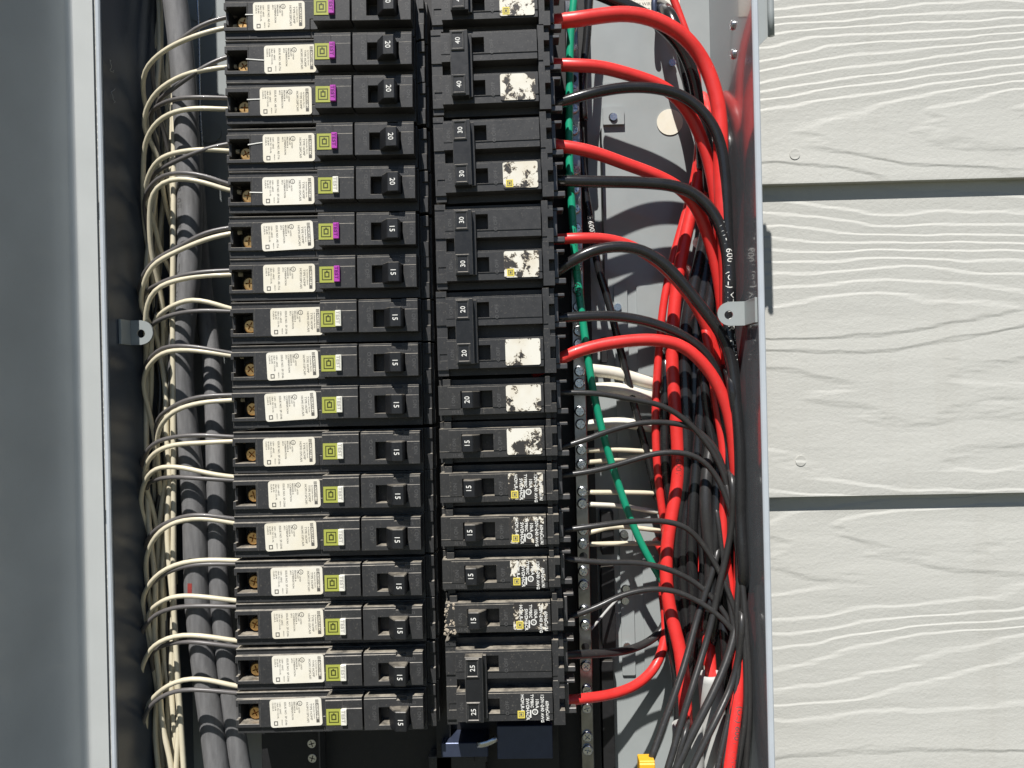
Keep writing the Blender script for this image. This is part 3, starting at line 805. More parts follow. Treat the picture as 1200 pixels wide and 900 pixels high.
# ================================================================== BREAKERS, right column
def r_single(weathered):
    m = M['black2']
    return mesh_bm('body', relief([
        (0, 69.5, -12.1, 12.1, 11), (.5, 62, -8.5, 8.7, 0), (.5, 62, 7.7, 8.7, .5), (.5, 6, -4.6, 8.7, .3), (26, 62, -8.5, -4.6, .45), (.5, 13.2, -8.5, -4.9, .3),
        (62.8, 69.5, -8.6, 8.6, 1.5), (66.6, 69.5, -3.2, 4.4, 11), (62.8, 66, -4.5, 8.6, 2.2),
        (3, 7.3, 8.7, 12.4, 3), (63.4, 66, 8.7, 12.6, 3), (3, 7.3, -12.1, -8.5, 5), (63.4, 66, -12.1, -8.6, 5),
        (13.4, 32.2, -5.0, 5.3, 9)], 50, .28), m)
R1_BODY = r_single(True)
R1_HAN = mesh_bm('handle', prism_xy([(13.8, 4), (14.4, -7.0), (20.8, -7.2), (24.6, -1), (25.4, 4)], -4.7, 5.2, .4), M['handle'])
R1_NUM = {k: num_mesh(k, 17.4, .3, -7.18, 'up', 4.2) for k in ('15', '20')}
R2_BODY = mesh_bm('body', relief([
    (0, 69.8, -25.0, 25.0, 11), (0, 6.2, -25.0, 25.0, 5), (0, 6.2, 18.4, 21.8, 5.5), (0, 6.2, -2, 5, 6), (1.2, 6.2, -16, -12, 5.5), (0, 6.2, -25, -21.5, 6.5),
    (6.2, 62.5, 4.0, 21.0, 0), (6.2, 62.5, -21.0, -3.7, 0), (6.2, 62.5, 20.0, 21.0, .5), (6.2, 62.5, -4.7, -3.7, .5),
    (25, 62.5, 4.0, 8.0, .45), (25, 62.5, -21.0, -16.8, .45), (6.2, 11.5, 4, 8.4, .3),
    (63.0, 69.8, -25.0, 25.0, 3), (66.6, 69.8, 8.6, 15.5, 12), (66.6, 69.8, -16.6, -9.6, 12), (66.8, 69.8, 20, 25, 6), (63, 66, 1, 4, 3.6), (66.8, 69.8, -3, 0.5, 4.4),
    (11.6, 31.6, 8.6, 17.6, 9), (11.6, 31.6, -16.4, -7.6, 9)], 50, .28), M['black'])
R2_HAN = mesh_bm('handle_tie', relief([(12.2, 22.4, -18.6, 19.2, -7.2), (12.8, 20.4, 7.4, 18.4, -8.0), (13.6, 19.6, 8.4, 17.4, -7.5), (12.8, 20.4, -17.8, -6.8, -8.0), (13.6, 19.6, -16.8, -7.8, -7.5), (22.4, 24.4, -18.2, 18.8, -2.5)], 3.0, .35), M['handle'])
R2_NUM = {}
for k in ('20', '25', '30', '40'):
    pr = Print()
    for z in (12.9, -12.3):
        pr.text(k, 4.0, 16.6, z, -7.56, 'up', centre=True)
    n = len(pr.v); pr.v += [(a + .12, b + .012, c) for a, b, c in pr.v[:n]]; pr.f += [tuple(i + n for i in f) for f in pr.f]
    R2_NUM[k] = pr.mesh('rating_number', M['wprint'])
R_STK = {k: mesh_bm('label_sticker', plate_xz(rrect(-10.2, 10.2, -7.7, 7.7, 1.2), -.12, .02), M[k]) for k in ('flakeA', 'flakeB', 'flakeC')}
R_LOGO = mesh_bm('yellow_emblem', plate_xz([(-8.6, -7.0), (-4.4, -7.0), (-4.4, -2.6), (-8.6, -2.6)], -.2, -.1), M['yellow'])
pr = Print(); pr.frame(-7.9, -5.1, -6.3, -3.3, .35, -.24); pr.poly([(-7.1, -5.5), (-5.9, -5.5), (-5.9, -4.1), (-7.1, -4.1)], -.24)
R_LOGOP = pr.mesh('emblem_print', M['print'])
def r_print(v):
    pr = Print(); y = -.17
    L = [('HOM', 2.6, -6.6, 7.0), ('LR-81', 2.6, -6.6, 1.6), ('SWD', 2.6, -3.6, 4.6), ('HACR', 2.6, -3.6, -1.0), ('TYPE', 2.3, -.9, 7.0), ('40C', 2.3, -.9, 3.0), ('10kA', 2.6, 2.0, 4.4),
         ('120V~', 2.6, 5.0, 7.0), ('240', 2.6, 5.0, 0.6), ('60Hz', 2.6, 7.8, 3.0), ('Cu/Al', 2.6, 8.0, -2.4), ('AWG', 2.3, 5.0, -4.0)]
    for s, size, x, z in L:
        pr.text(s, size, x, z, y, 'down'); pr.text(s, size, x + .2, z - .1, y + .012, 'down')
    pr.ring(1.6, -3.4, 1.2, 1.8, y); pr.text('UL', 1.6, 1.1, -2.4, y, 'down')
    pr.poly([(-1.4, -6.8), (-.6, -6.8), (-.6, -2.2), (-1.4, -2.2)], y)
    return pr.mesh('label_print', M['wprint'])
R_PRT = r_print(0)
def clip_mesh():
    bm = boxbm(70.0, 76.5, 13, 24, 8.4, 10.2, .3); boxbm(70.0, 77.0, 14, 20, -10.2, -7.0, .35, bm); boxbm(70, 72.5, 12.5, 26, -6.9, 8.3, .3, bm)
    return mesh_bm('terminal_clip', bm, M['clip'])
R_CLIP = clip_mesh()
R_DEBRIS = None
GR1 = 'single-pole breakers in the right column'; GR2 = 'two-pole breakers in the right column'
pr = Print(); pr.text('15 47', 2.4, 8.0, -7.7, .22, 'right'); R_CODE = pr.mesh('stamped_code', M['emboss'])
pr = Print(); pr.text('O OFF', 3.0, 37.0, -5, -.05, 'up'); R_OFF = pr.mesh('off_marking', M['emboss'])
pr = Print(); pr.text('I ON', 3.0, 10.2, -3.4, -.05, 'up'); R_ON = pr.mesh('on_marking', M['emboss'])
# two-pole: centre y, left x, rating, sticker kind, tilt, description
DBL = [(-18, 504, '40', 'flakeA', .4, '40 amp two-pole breaker with handle tie, above all other two-pole breakers of the right column'),
       (81, 505, '40', 'flakeA', .6, '40 amp two-pole breaker with tied handles above the 30 amp pairs'),
       (184.5, 508, '30', 'flakeB', .9, '30 amp two-pole breaker with half flaked label below the 40 amp breaker'),
       (288, 509.5, '30', 'flakeA', .4, '30 amp two-pole breaker with mostly white label above the 20 amp two-pole breaker'),
       (391, 511, '20', 'flakeA', .5, '20 amp two-pole breaker with tied handles above the single-pole breakers'),
       (804.5, 522, '25', 'text', .2, '25 amp two-pole breaker with tied handles at the bottom of the right column')]
for (cy, lx, amp, stk, tilt, lab) in DBL:
    p = P(lx, cy, YD)
    r = root('circuit_breaker', (p.x, YD, p.z), lab, 'circuit breaker', GR2, (0, R(-tilt), 0))
    ob('body', R2_BODY, r)
    h = ob('handle_tie', R2_HAN, r); ob('rating_number', R2_NUM[amp], h)
    for z in (12.5, -12.5):
        ob('terminal_clip', R_CLIP, r, (0, 0, z)); ob('off_marking', R_OFF, r, (0, 0, z)); ob('on_marking', R_ON, r, (0, 0, z))
    if stk == 'text':
        ob('label_print', R_PRT, r, (50.5, -.02, -12.3)); l = ob('yellow_emblem', R_LOGO, r, (50.5, 0, -12.3)); ob('emblem_print', R_LOGOP, l)
    else:
        s = ob('label_sticker', R_STK[stk], r, (50.5, -.02, -12.3))
        if amp in ('30',) or cy < 0:
            l = ob('yellow_emblem', R_LOGO, r, (50.5, -.02, -12.3)); ob('emblem_print', R_LOGOP, l)
SGL = [(470, 513, '20', 'flakeA', .5, '20 amp single-pole breaker with mostly white flaked label in the right column'),
       (520.5, 514, '15', 'flakeA', .4, '15 amp single-pole breaker with mostly white flaked label below the 20 amp one'),
       (572.5, 515, '15', 'text', .2, '15 amp single-pole breaker, topmost of those with white lettering on a black label'),
       (623.5, 516, '15', 'text', .0, '15 amp single-pole breaker, second down of those with white lettering'),
       (674, 517.5, '15', 'text', .1, '15 amp single-pole breaker, third down of those with white lettering'),
       (725, 521, '15', 'text', .2, '15 amp single-pole breaker with crusted end above the 25 amp two-pole breaker')]
for j, (cy, lx, amp, stk, tilt, lab) in enumerate(SGL):
    p = P(lx, cy, YD)
    r = root('circuit_breaker', (p.x, YD, p.z), lab, 'circuit breaker', GR1, (0, R(-tilt), 0))
    ob('body', R1_BODY, r)
    h = ob('handle', R1_HAN, r, (random.uniform(-.3, .3), 0, 0)); ob('rating_number', R1_NUM[amp], h)
    ob('terminal_clip', R_CLIP, r); ob('off_marking', R_OFF, r); ob('on_marking', R_ON, r); ob('stamped_code', R_CODE, r)
    if stk == 'text':
        s = ob('label_sticker', R_STK['flakeC'], r, (50.5, .08, .3)); ob('label_print', R_PRT, s); l = ob('yellow_emblem', R_LOGO, r, (50.5, 0, .3)); ob('emblem_print', R_LOGOP, l)
    else:
        ob('label_sticker', R_STK[stk], r, (50.3, -.02, .3))

# ================================================================== WIRES AND CABLES
def depth_along(pts, depths):
    L = [0]
    for a, b in zip(pts[:-1], pts[1:]): L.append(L[-1] + math.hypot(b[0] - a[0], b[1] - a[1]))
    out = []
    for l in L:
        t = l / L[-1] * (len(depths) - 1); i = min(int(t), len(depths) - 2)
        out.append(depths[i] + (depths[i + 1] - depths[i]) * (t - i))
    return out
def wire(name, pts, depths, rpx, mat, label, group=None, cat='wire', sides=10, step=4.0, flat=1.0, text=None, tail=None):
    ds = depth_along(pts, depths)
    if 645 < pts[0][0] < 672 and depths[0] == 26:
        (x0, y0), (x1, y1) = pts[0], pts[1]; k = (y1 - y0) / (x1 - x0)
        pts = [(x0 - 26, y0 - 26 * k)] + list(pts); ds = [34] + [30] + list(ds[1:])
    q = [P(x, y, d) for (x, y), d in zip(pts, ds)]
    rad = rpx * (CAM_D + sum(ds) / len(ds)) / FPX
    def tuck(p_end, p_prev, dd):
        dx, dy = p_end[0] - p_prev[0], p_end[1] - p_prev[1]; L = math.hypot(dx, dy)
        return P(p_end[0] + dx / L * 16 - 9, p_end[1] + dy / L * 16, min(dd + 34, 98))
    if pts[-1][0] > 775 and pts[-1][1] < 800 and name in ('grey_wire', 'black_wire', 'red_wire'): q.append(tuck(pts[-1], pts[-2], ds[-1]))
    if pts[0][0] > 775 and pts[0][1] > 0 and name in ('grey_wire', 'black_wire', 'red_wire'): q.insert(0, tuck(pts[0], pts[1], ds[0]))
    path = catmull(q, step)
    # handmade unevenness
    ph = random.uniform(0, 6)
    for i in range(2, len(path) - 2):
        path[i] = path[i] + Vector((math.sin(i * .31 + ph), math.cos(i * .23 + ph), 0)) * .22
    me = tube_mesh(name, path, rad, M[mat], sides, flat)
    o = ob(name, me, None, (path[0].x, path[0].y, path[0].z + HZ))
    tag(o, label, cat, group)
    if text:
        s, size, s0, ang, tm = text
        F = frames(path); cum = [0]
        for a, b in zip(path[:-1], path[1:]): cum.append(cum[-1] + (b - a).length)
        vs, fs = text_geo(s, size); out = []
        for (u, v) in vs:
            l = s0 + u; i = 0
            while i < len(cum) - 2 and cum[i + 1] < l: i += 1
            f = (l - cum[i]) / max(1e-6, cum[i + 1] - cum[i])
            c = path[i].lerp(path[i + 1], f); t, n, b = F[i]; t2, n2, b2 = F[i + 1]
            n = n.lerp(n2, f).normalized(); b = b.lerp(b2, f).normalized()
            a = R(ang) - (v - size * .35) / rad
            out.append(c - path[0] + (n * math.cos(a) + b * math.sin(a)) * (rad + .07))
        m2 = mesh_from('printed_text', out, fs, M[tm])
        ob('printed_text', m2, o)
    return o

GRED = 'thick red conductors'; GBLK = 'thick black conductors'; GGRY = 'thin grey branch wires'; GRUN = 'conductors bundled along the right wall'
# --- thick red conductors from the two-pole breakers
wire('red_wire', [(655, 25), (675, 23), (700, 19), (735, 16), (770, 24), (803, 44), (826, 75), (839, 112), (844, 150), (845, 200), (847, 250), (851, 320), (853, 400), (857, 480)], [26, 34, 44, 42, 42, 48, 52], 8.7, 'red', 'thickest red wire arching from the topmost 40 amp breaker in view', GRED, sides=16)
wire('red_wire', [(655, 76), (680, 77), (705, 79), (740, 88), (775, 101), (800, 122), (819, 155), (831, 190), (838, 225), (843, 270), (849, 340), (852, 400), (856, 470)], [26, 36, 47, 52, 56, 60, 62], 7.4, 'red', 'red wire from the second tied 40 amp breaker, passing under a black loop', GRED, sides=16)
wire('red_wire', [(650, 170), (690, 177), (730, 191), (770, 206), (798, 222), (817, 245), (828, 272), (838, 305), (845, 345), (849, 390), (853, 440)], [26, 36, 46, 52, 58, 62], 7.2, 'red', 'red wire sloping down from the 30 amp breaker that has the half flaked label', GRED, sides=16)
wire('red_wire', [(655, 280), (680, 279), (710, 280), (742, 289), (775, 311), (800, 338), (818, 364), (831, 392), (842, 425), (850, 465)], [26, 36, 44, 52, 58], 6.2, 'red', 'red wire from the 30 amp breaker directly above the 20 amp two-pole breaker', GRED, sides=16)
wire('red_wire', [(650, 424), (668, 415), (700, 405), (740, 399), (775, 399), (804, 408), (829, 432), (847, 465), (857, 500), (862, 540), (866, 600), (867, 680), (866, 750), (864, 810), (859, 860), (853, 912)], [26, 32, 37, 38, 42, 40, 27, 17], 7.3, 'red', 'long red wire looping from the 20 amp two-pole breaker down the right wall', GRED, sides=16, text=('(UL) 600V VW-1', 5.5, 330, -20, 'emboss'))
wire('red_wire', [(650, 822), (690, 818), (720, 813), (748, 801), (768, 781), (778, 757), (781, 730), (777, 695), (778, 650)], [26, 46, 70, 82, 84], 5.8, 'red', 'red wire curving up from the 25 amp breaker at the bottom', GRED, sides=16)
# --- thick black conductors
wire('black_wire', [(660, 119), (690, 110), (730, 103), (770, 104), (803, 114), (827, 135), (842, 162), (849, 195), (852, 240), (853, 290), (856, 350)], [26, 34, 38, 38, 40, 42], 6.4, 'blk', 'black wire looping from the second tied 40 amp breaker over a red one', GBLK, sides=16)
wire('black_wire', [(650, 212), (700, 213), (750, 214), (790, 218), (818, 230), (838, 252), (849, 280), (853, 312), (853, 345), (855, 390), (860, 440), (861, 490)], [26, 34, 40, 40, 38, 38], 7.0, 'blk', 'straight black wire with white lettering from the upper 30 amp breaker', GBLK, sides=16, text=('VW-1 600V (UL) MTW OR THHN', 6.0, 128, -8, 'wprint'))
wire('black_wire', [(655, 316), (680, 300), (710, 290), (745, 291), (775, 306), (800, 332), (820, 358), (838, 381), (850, 402), (858, 428), (862, 465), (866, 520), (868, 600), (871, 680)], [26, 30, 34, 36, 34, 32, 32], 6.6, 'blk', 'black wire arching up from the 30 amp breaker above the 20 amp pair', GBLK, sides=16)
wire('black_wire', [(655, 373), (700, 370), (740, 373), (775, 382), (803, 395), (824, 411), (838, 434), (846, 470), (852, 520), (856, 580)], [26, 36, 42, 46, 48, 48], 6.1, 'blk', 'black wire running over to the bundle from the 20 amp two-pole breaker', GBLK, sides=16)
wire('black_wire', [(690, -12), (720, 1), (750, 14), (782, 36), (802, 62), (814, 98), (820, 140), (824, 190)], [50, 52, 58, 66], 7.2, 'blk', 'black wire dropping behind the thickest red wire beside the paper notice', GBLK, sides=16)
wire('black_wire', [(786, 20), (800, 60), (808, 100), (818, 130), (828, 170), (832, 220)], [74, 70, 66, 62], 8.0, 'blk', 'bulging black conductor between the paper notice and the right wall', GBLK, sides=16)
# --- thin grey branch wires
wire('grey_wire', [(655, 460), (700, 461), (740, 468), (775, 475), (800, 490), (825, 515), (844, 545), (855, 580), (862, 620), (868, 665), (872, 720), (874, 790), (872, 850), (862, 914)], [26, 36, 42, 40, 30, 24, 22], 3.4, 'gry', 'thin grey wire from the 20 amp single-pole breaker', GGRY)
wire('grey_wire', [(655, 525), (690, 514), (720, 503), (755, 495), (790, 496), (815, 503), (835, 521), (848, 548), (854, 585), (855, 630), (848, 670), (840, 710)], [26, 36, 42, 42, 40, 40], 3.4, 'gry', 'thin grey wire rising from the 15 amp breaker that has a mostly white label', GGRY)
wire('grey_wire', [(660, 557), (700, 551), (735, 541), (770, 531), (803, 531), (824, 540), (841, 560), (854, 592), (864, 635), (871, 690), (876, 760), (878, 830), (874, 914)], [26, 36, 40, 36, 28, 24, 24], 3.4, 'gry', 'thin grey wire arching from the topmost breaker with white lettering', GGRY)
wire('grey_wire', [(662, 621), (700, 616), (740, 611), (780, 611), (805, 619), (825, 640), (844, 671), (857, 702), (867, 738), (872, 790), (868, 850), (858, 914)], [26, 36, 42, 36, 28, 18], 3.4, 'gry', 'thin grey wire from the second breaker with white lettering', GGRY)
wire('grey_wire', [(665, 655), (705, 659), (750, 660), (785, 668), (815, 683), (840, 706), (858, 735), (866, 775), (868, 830), (858, 880), (848, 914)], [26, 38, 44, 38, 26, 16], 3.4, 'gry', 'thin grey wire sagging from the third breaker with white lettering', GGRY)
wire('grey_wire', [(668, 723), (700, 711), (730, 697), (765, 690), (795, 694), (820, 706), (845, 724), (864, 747), (873, 778), (876, 820), (873, 860), (866, 905)], [26, 34, 38, 34, 28, 26], 3.3, 'gry', 'thin grey wire looping from the breaker with the crusted end', GGRY)
wire('grey_wire', [(655, 768), (700, 766), (735, 762), (760, 752), (776, 738), (783, 715)], [26, 50, 74, 84], 4.9, 'gry', 'dark grey wire from the upper pole of the 25 amp breaker', GGRY)
# --- bundle along the right wall
def run(name, pts, dep, r, mat, lab, text=None): wire(name, pts, dep, r, mat, lab, GRUN, sides=14, step=6, text=text)
run('red_wire', [(780, -25), (799, 25), (812, 62), (819, 110), (819, 165), (812, 215), (800, 262), (787, 310), (777, 360), (771, 420), (768, 480), (770, 540), (775, 590), (781, 635), (786, 690)], [86, 82, 76, 70, 68, 72], 4.6, 'red', 'slim red wire running past the paper notice down the left flank of the bundle')
run('red_wire', [(830, 130), (826, 165), (818, 215), (806, 265), (795, 320), (789, 380), (788, 430), (791, 480), (794, 530), (794, 565), (788, 600), (782, 640), (781, 680), (786, 722), (795, 752), (800, 790), (803, 830), (804, 870)], [76, 70, 64, 60, 52, 38], 7.6, 'red', 'thick red conductor of the bundle entering the lower grey sleeve', text=('600V', 5.5, 262, 0, 'tape'))
run('red_wire', [(812, 330), (806, 400), (800, 455), (801, 500), (801, 540), (797, 572), (788, 606), (783, 650)], [76, 70, 64, 66], 5.4, 'red', 'short red conductor twisted against the thick red one in the bundle')
run('red_wire', [(826, 300), (820, 400), (814, 500), (811, 580), (812, 635), (819, 680), (826, 712), (830, 745), (833, 790), (835, 830)], [80, 80, 78, 74, 66, 56, 41], 6.8, 'red', 'red conductor of the bundle entering the upper grey sleeve')
run('red_wire', [(826, 380), (834, 430), (841, 480), (847, 520), (850, 565), (847, 605), (850, 645), (856, 690), (862, 725), (863, 780)], [52, 48, 45, 42], 5.4, 'red', 'red wire partly hidden between grey wires on the right flank of the bundle')
run('red_wire', [(838, 480), (832, 520), (824, 545), (818, 580), (822, 640), (828, 700)], [62, 60, 68], 6.0, 'red', 'red conductor crossing inside the middle of the bundle')
run('red_wire', [(836, 690), (830, 725), (827, 760), (832, 800)], [52, 48, 56], 5.0, 'red', 'short red conductor crossing just above the upper grey sleeve')
run('black_wire', [(836, 140), (838, 190), (833, 240), (824, 290), (812, 340), (804, 390), (803, 450), (804, 520), (801, 570), (794, 610), (790, 650), (790, 700), (796, 750), (800, 800)], [84, 74, 66, 62, 62, 66], 8.0, 'blk', 'thick black conductor behind the thick red one in the bundle')
run('black_wire', [(828, 150), (830, 230), (832, 290), (823, 345), (816, 400), (815, 450), (815, 510), (812, 560), (805, 610), (800, 660), (803, 710), (810, 760)], [80, 72, 66, 60, 62], 8.2, 'blk', 'thick black conductor in the middle of the bundle')
run('black_wire', [(840, 250), (838, 310), (829, 370), (824, 420), (822, 470), (818, 520), (812, 600), (810, 660), (812, 720), (806, 780)], [70, 60, 56, 58], 7.0, 'blk', 'black conductor with a long straight run between the red ones')
run('grey_wire', [(846, 430), (838, 490), (829, 545), (826, 585), (829, 625), (833, 670), (830, 710), (822, 745)], [84, 62, 48, 48, 52], 7.2, 'gry', 'stout grey conductor lit in the middle of the bundle')
run('black_wire', [(780, 420), (779, 480), (779, 540), (783, 575), (788, 600)], [70, 66, 70], 5.6, 'blk', 'short dark conductor beside the slim red wire')
run('black_wire', [(846, 470), (843, 530), (840, 590), (838, 640), (834, 690), (826, 735)], [56, 48, 46], 6.0, 'blk', 'black conductor between the stout grey one and the right flank')
run('grey_wire', [(858, 560), (858, 610), (850, 655), (842, 690), (834, 730), (822, 772), (808, 815), (795, 857), (780, 910)], [34, 38, 38, 20, 9], 4.0, 'gry', 'grey wire running diagonally down across the lower grey sleeve')
run('grey_wire', [(842, 640), (832, 680), (819, 718), (805, 770), (790, 815), (775, 855), (762, 893)], [46, 40, 22, 9], 4.0, 'gry', 'grey wire running diagonally down into the yellow connector')
run('black_wire', [(856, 440), (863, 500), (866, 560), (867, 630), (867, 700), (866, 770), (864, 840), (860, 910)], [36, 38, 42, 44], 6.0, 'blk', 'black conductor pressed against the right wall')
run('grey_wire', [(856, 600), (863, 655), (865, 705), (860, 748), (846, 790), (826, 832), (806, 870), (788, 912)], [66, 46, 30, 17, 9], 4.8, 'gry', 'stout dark grey wire crossing in front of both grey sleeves')
run('grey_wire', [(870, 720), (866, 770), (858, 802), (838, 845), (818, 885), (806, 912)], [28, 30, 16, 9], 4.2, 'gry', 'grey wire crossing in front of the upper grey sleeve')
run('grey_wire', [(806, 850), (797, 878), (789, 912)], [14, 12, 10], 3.2, 'gry', 'thin dark wire lying on the lower grey sleeve')
run('black_wire', [(846, 720), (852, 780), (852, 840), (848, 910)], [50, 46, 44], 6.5, 'blk', 'black conductor dropping between the upper sleeve and the red wire')
run('black_wire', [(782, 690), (784, 740), (792, 790), (795, 840), (792, 880)], [72, 66, 62], 5.5, 'blk', 'black conductor left of the lower grey sleeve')
run('black_wire', [(840, 160), (845, 250), (846, 330), (848, 400), (856, 460)], [74, 66, 58], 7.0, 'blk', 'black conductor behind the lettered black wire near the right wall')
run('white_wire', [(838, 600), (836, 650), (834, 700), (828, 755), (829, 790), (828, 830)], [72, 66, 42], 3.4, 'white', 'white wire glimpsed deep between the conductors of the bundle')
run('grey_wire', [(850, 560), (859, 610), (866, 660), (863, 715), (866, 780), (858, 840), (845, 905)], [42, 34, 28, 18], 3.3, 'gry', 'slim grey strand weaving down beside the long red wire')
run('grey_wire', [(838, 590), (846, 640), (853, 690), (860, 740), (862, 800), (850, 860), (838, 912)], [48, 40, 30, 14], 3.3, 'gry', 'slim grey strand crossing towards the taller grey sleeve')
run('black_wire', [(824, 430), (828, 480), (838, 530), (846, 580), (848, 640), (842, 700), (836, 750)], [58, 52, 50], 5.2, 'blk', 'black conductor twisting over the stout grey one')
run('black_wire', [(812, 560), (818, 610), (824, 650), (822, 700), (814, 750), (810, 800)], [60, 56, 58], 5.0, 'blk', 'black conductor crossing the red one above the sleeves')
# --- grey sleeves and the yellow connector
def sleeve(pts, dep, r, lab):
    ds = depth_along(pts, dep); q = [P(x, y, d) for (x, y), d in zip(pts, ds)]
    path = catmull(q, 4); rad = r * (CAM_D + dep[0]) / FPX
    F = frames(path); verts = []; faces = []; n = 24; o0 = path[0]
    for rr in (rad, rad - 1.2):
        for c, (t, nn, b) in zip(path, F):
            for k in range(n):
                a = 2 * math.pi * k / n; verts.append(c - o0 + nn * rr * math.cos(a) + b * rr * math.sin(a))
    m = len(path)
    for lay in (0, 1):
        for i in range(m - 1):
            for k in range(n):
                j = (k + 1) % n; s0 = lay * m * n
                f = (s0 + i * n + k, s0 + i * n + j, s0 + (i + 1) * n + j, s0 + (i + 1) * n + k)
                faces.append(f if lay == 0 else tuple(reversed(f)))
    for i in (0, m - 1):
        for k in range(n):
            j = (k + 1) % n; f = (i * n + k, m * n + i * n + k, m * n + i * n + j, i * n + j)
            faces.append(f if i == 0 else tuple(reversed(f)))
    o = ob('grey_sleeve', mesh_from('grey_sleeve', verts, faces, M['sleeve'], True), None, (path[0].x, path[0].y, path[0].z + HZ))
    tag(o, lab, 'cable sleeve', 'grey cable jackets')
sleeve([(832, 789), (835, 830), (836, 870), (834, 925)], [41, 40, 39], 14.5, 'taller pale grey cable jacket with a cut end around red and white wires')
sleeve([(805, 848), (807, 880), (808, 925)], [37, 36, 35], 17.5, 'shorter pale grey cable jacket with a cut end around the thick red wire')
a = P(748, 888, 8); b_ = P(767, 925, 8)
yc = root('wire_connector', ((a.x + b_.x) / 2, 8, b_.z), 'small yellow push-in connector on the end of a grey wire', 'wire connector')
hw = (b_.x - a.x) / 2
ob('shell', mesh_bm('shell', relief([(-hw, hw, 0, a.z - b_.z, -5), (-hw + 1.6, hw - 3.2, 3, a.z - b_.z - 6.0, -3.4), (-hw, hw, a.z - b_.z - 1.5, a.z - b_.z, -4.2)], 5, .5), M['conn']), yc)
ob('window_slot', mesh_bm('window_slot', boxbm(-hw + 3.0, hw - 5.0, -3.6, -3.0, 6, a.z - b_.z - 8.5, .2), M['base']), yc)

# --- white and cream neutrals behind, landing on the terminal bar
GN = 'neutral wires landing on the terminal bar'
NEU = [((688, 433), (722, 437), (760, 448), (800, 456), 7.4, 'white', 'stout white wire on the terminal bar, the upper of two beside the green wire', 74),
       ((692, 456), (725, 455), (755, 464), (800, 472), 7.0, 'white', 'stout white wire on the terminal bar just below the uppermost white one', 72),
       ((686, 499), (725, 495), (765, 501), (810, 506), 6.2, 'white', 'stout white wire below the pair of stout ones on the terminal bar', 72),
       ((686, 528), (720, 527), (757, 529), (810, 532), 2.8, 'cream', 'thin cream wire, topmost of the thin ones on the terminal bar', 70),
       ((686, 542), (720, 539), (757, 534), (812, 530), 2.8, 'cream', 'thin cream wire, second of the thin ones down the terminal bar', 74),
       ((688, 577), (725, 577), (770, 578), (815, 581), 2.8, 'cream', 'thin cream wire, third of the thin ones down the terminal bar', 70),
       ((688, 591), (728, 593), (770, 600), (815, 608), 2.8, 'white', 'thin white wire, fourth of the thin ones down the terminal bar', 73),
       ((688, 625), (722, 617), (772, 622), (815, 630), 2.8, 'cream', 'thin cream wire, fifth of the thin ones down the terminal bar', 70),
       ((688, 638), (725, 637), (775, 637), (815, 640), 2.8, 'cream', 'thin cream wire, lowest of the thin ones on the terminal bar', 73),
       ((692, 738), (704, 724), (714, 712), (724, 702), 1.5, 'sleeve', 'short thin bare wire end rising beside the terminal bar', 78)]
for a, b, c, d, r, mt, lab, dep in NEU:
    wire('neutral_wire', [a, b, c, d], [66, dep, dep + 6, dep + 16], r, mt, lab, GN, sides=12)
wire('green_wire', [(674, -15), (668, 60), (667, 140), (668, 200), (672, 280), (680, 350), (690, 430), (705, 500), (724, 567), (744, 620), (764, 660), (785, 695)], [48, 46, 44, 46, 56, 66], 4.6, 'green', 'green ground wire running down in front of the terminal bar', text=('NEXXI THHN 600V', 6.2, 150, 25, 'base'))
wire('black_wire', [(680, 150), (683, 200), (690, 250), (701, 312), (713, 352), (729, 420), (745, 480), (760, 540), (770, 585)], [74, 70, 72, 76], 4.6, 'blk', 'slim lettered black wire slanting behind the green wire', GBLK, text=('E 600V', 5.0, 60, 0, 'wprint'))
wire('grey_wire', [(770, -20), (766, 5), (768, 30)], [92, 88, 90], 3.6, 'skysteel', 'slim blue grey wire in front of the paper notice', GGRY)
wire('black_wire', [(692, -15), (688, 40), (683, 90), (684, 140)], [76, 74, 72], 5.0, 'blk', 'black wire dropping behind the top of the green wire', GBLK)

# --- service cables in the left gutter
GC = 'heavy grey service cables'
wire('service_cable', [(200, -40), (206, 10), (212, 60), (218, 130), (221, 200), (222, 260), (220, 330), (213, 400), (212, 450), (220, 520), (227, 580), (229, 640), (231, 700), (237, 760), (244, 820), (256, 910)], [54, 52, 50, 50, 50], 14.2, 'cable', 'heavy grey cable with red tape mark in the left gutter', GC, 'cable', sides=24, step=5, text=('00210E  3/0 AWG  TYPE XHHW-2  600V', 7.0, 140, 34, 'emboss'))
wire('service_cable', [(226, 180), (232, 280), (240, 360), (247, 420), (252, 480), (254, 560), (255, 640), (258, 700), (264, 760), (271, 820), (284, 910)], [84, 70, 56, 52, 52], 11.5, 'cable', 'heavy grey cable running behind the breaker wires next to the left breakers', GC, 'cable', sides=24, step=5)
# red tape mark on the first cable
cab = [o for o in COL.objects if o.name == 'service_cable'][0]
vv = []; ff = []
for i, yy in enumerate((680, 688, 697)):
    c = P(231, yy, 50)
    for k in range(3):
        a = R(-112 + 11 * k); rr = 14.2 * .548 + .35
        vv.append((c.x + rr * math.cos(a) - cab.location.x / MM, c.y + rr * math.sin(a) - cab.location.y / MM, c.z - (cab.location.z / MM - HZ)))
for i in range(2):
    for k in range(2): ff.append((i * 3 + k, i * 3 + k + 1, i * 3 + k + 4, i * 3 + k + 3))
ob('tape_mark', mesh_from('tape_mark', vv, ff, M['tape']), cab)
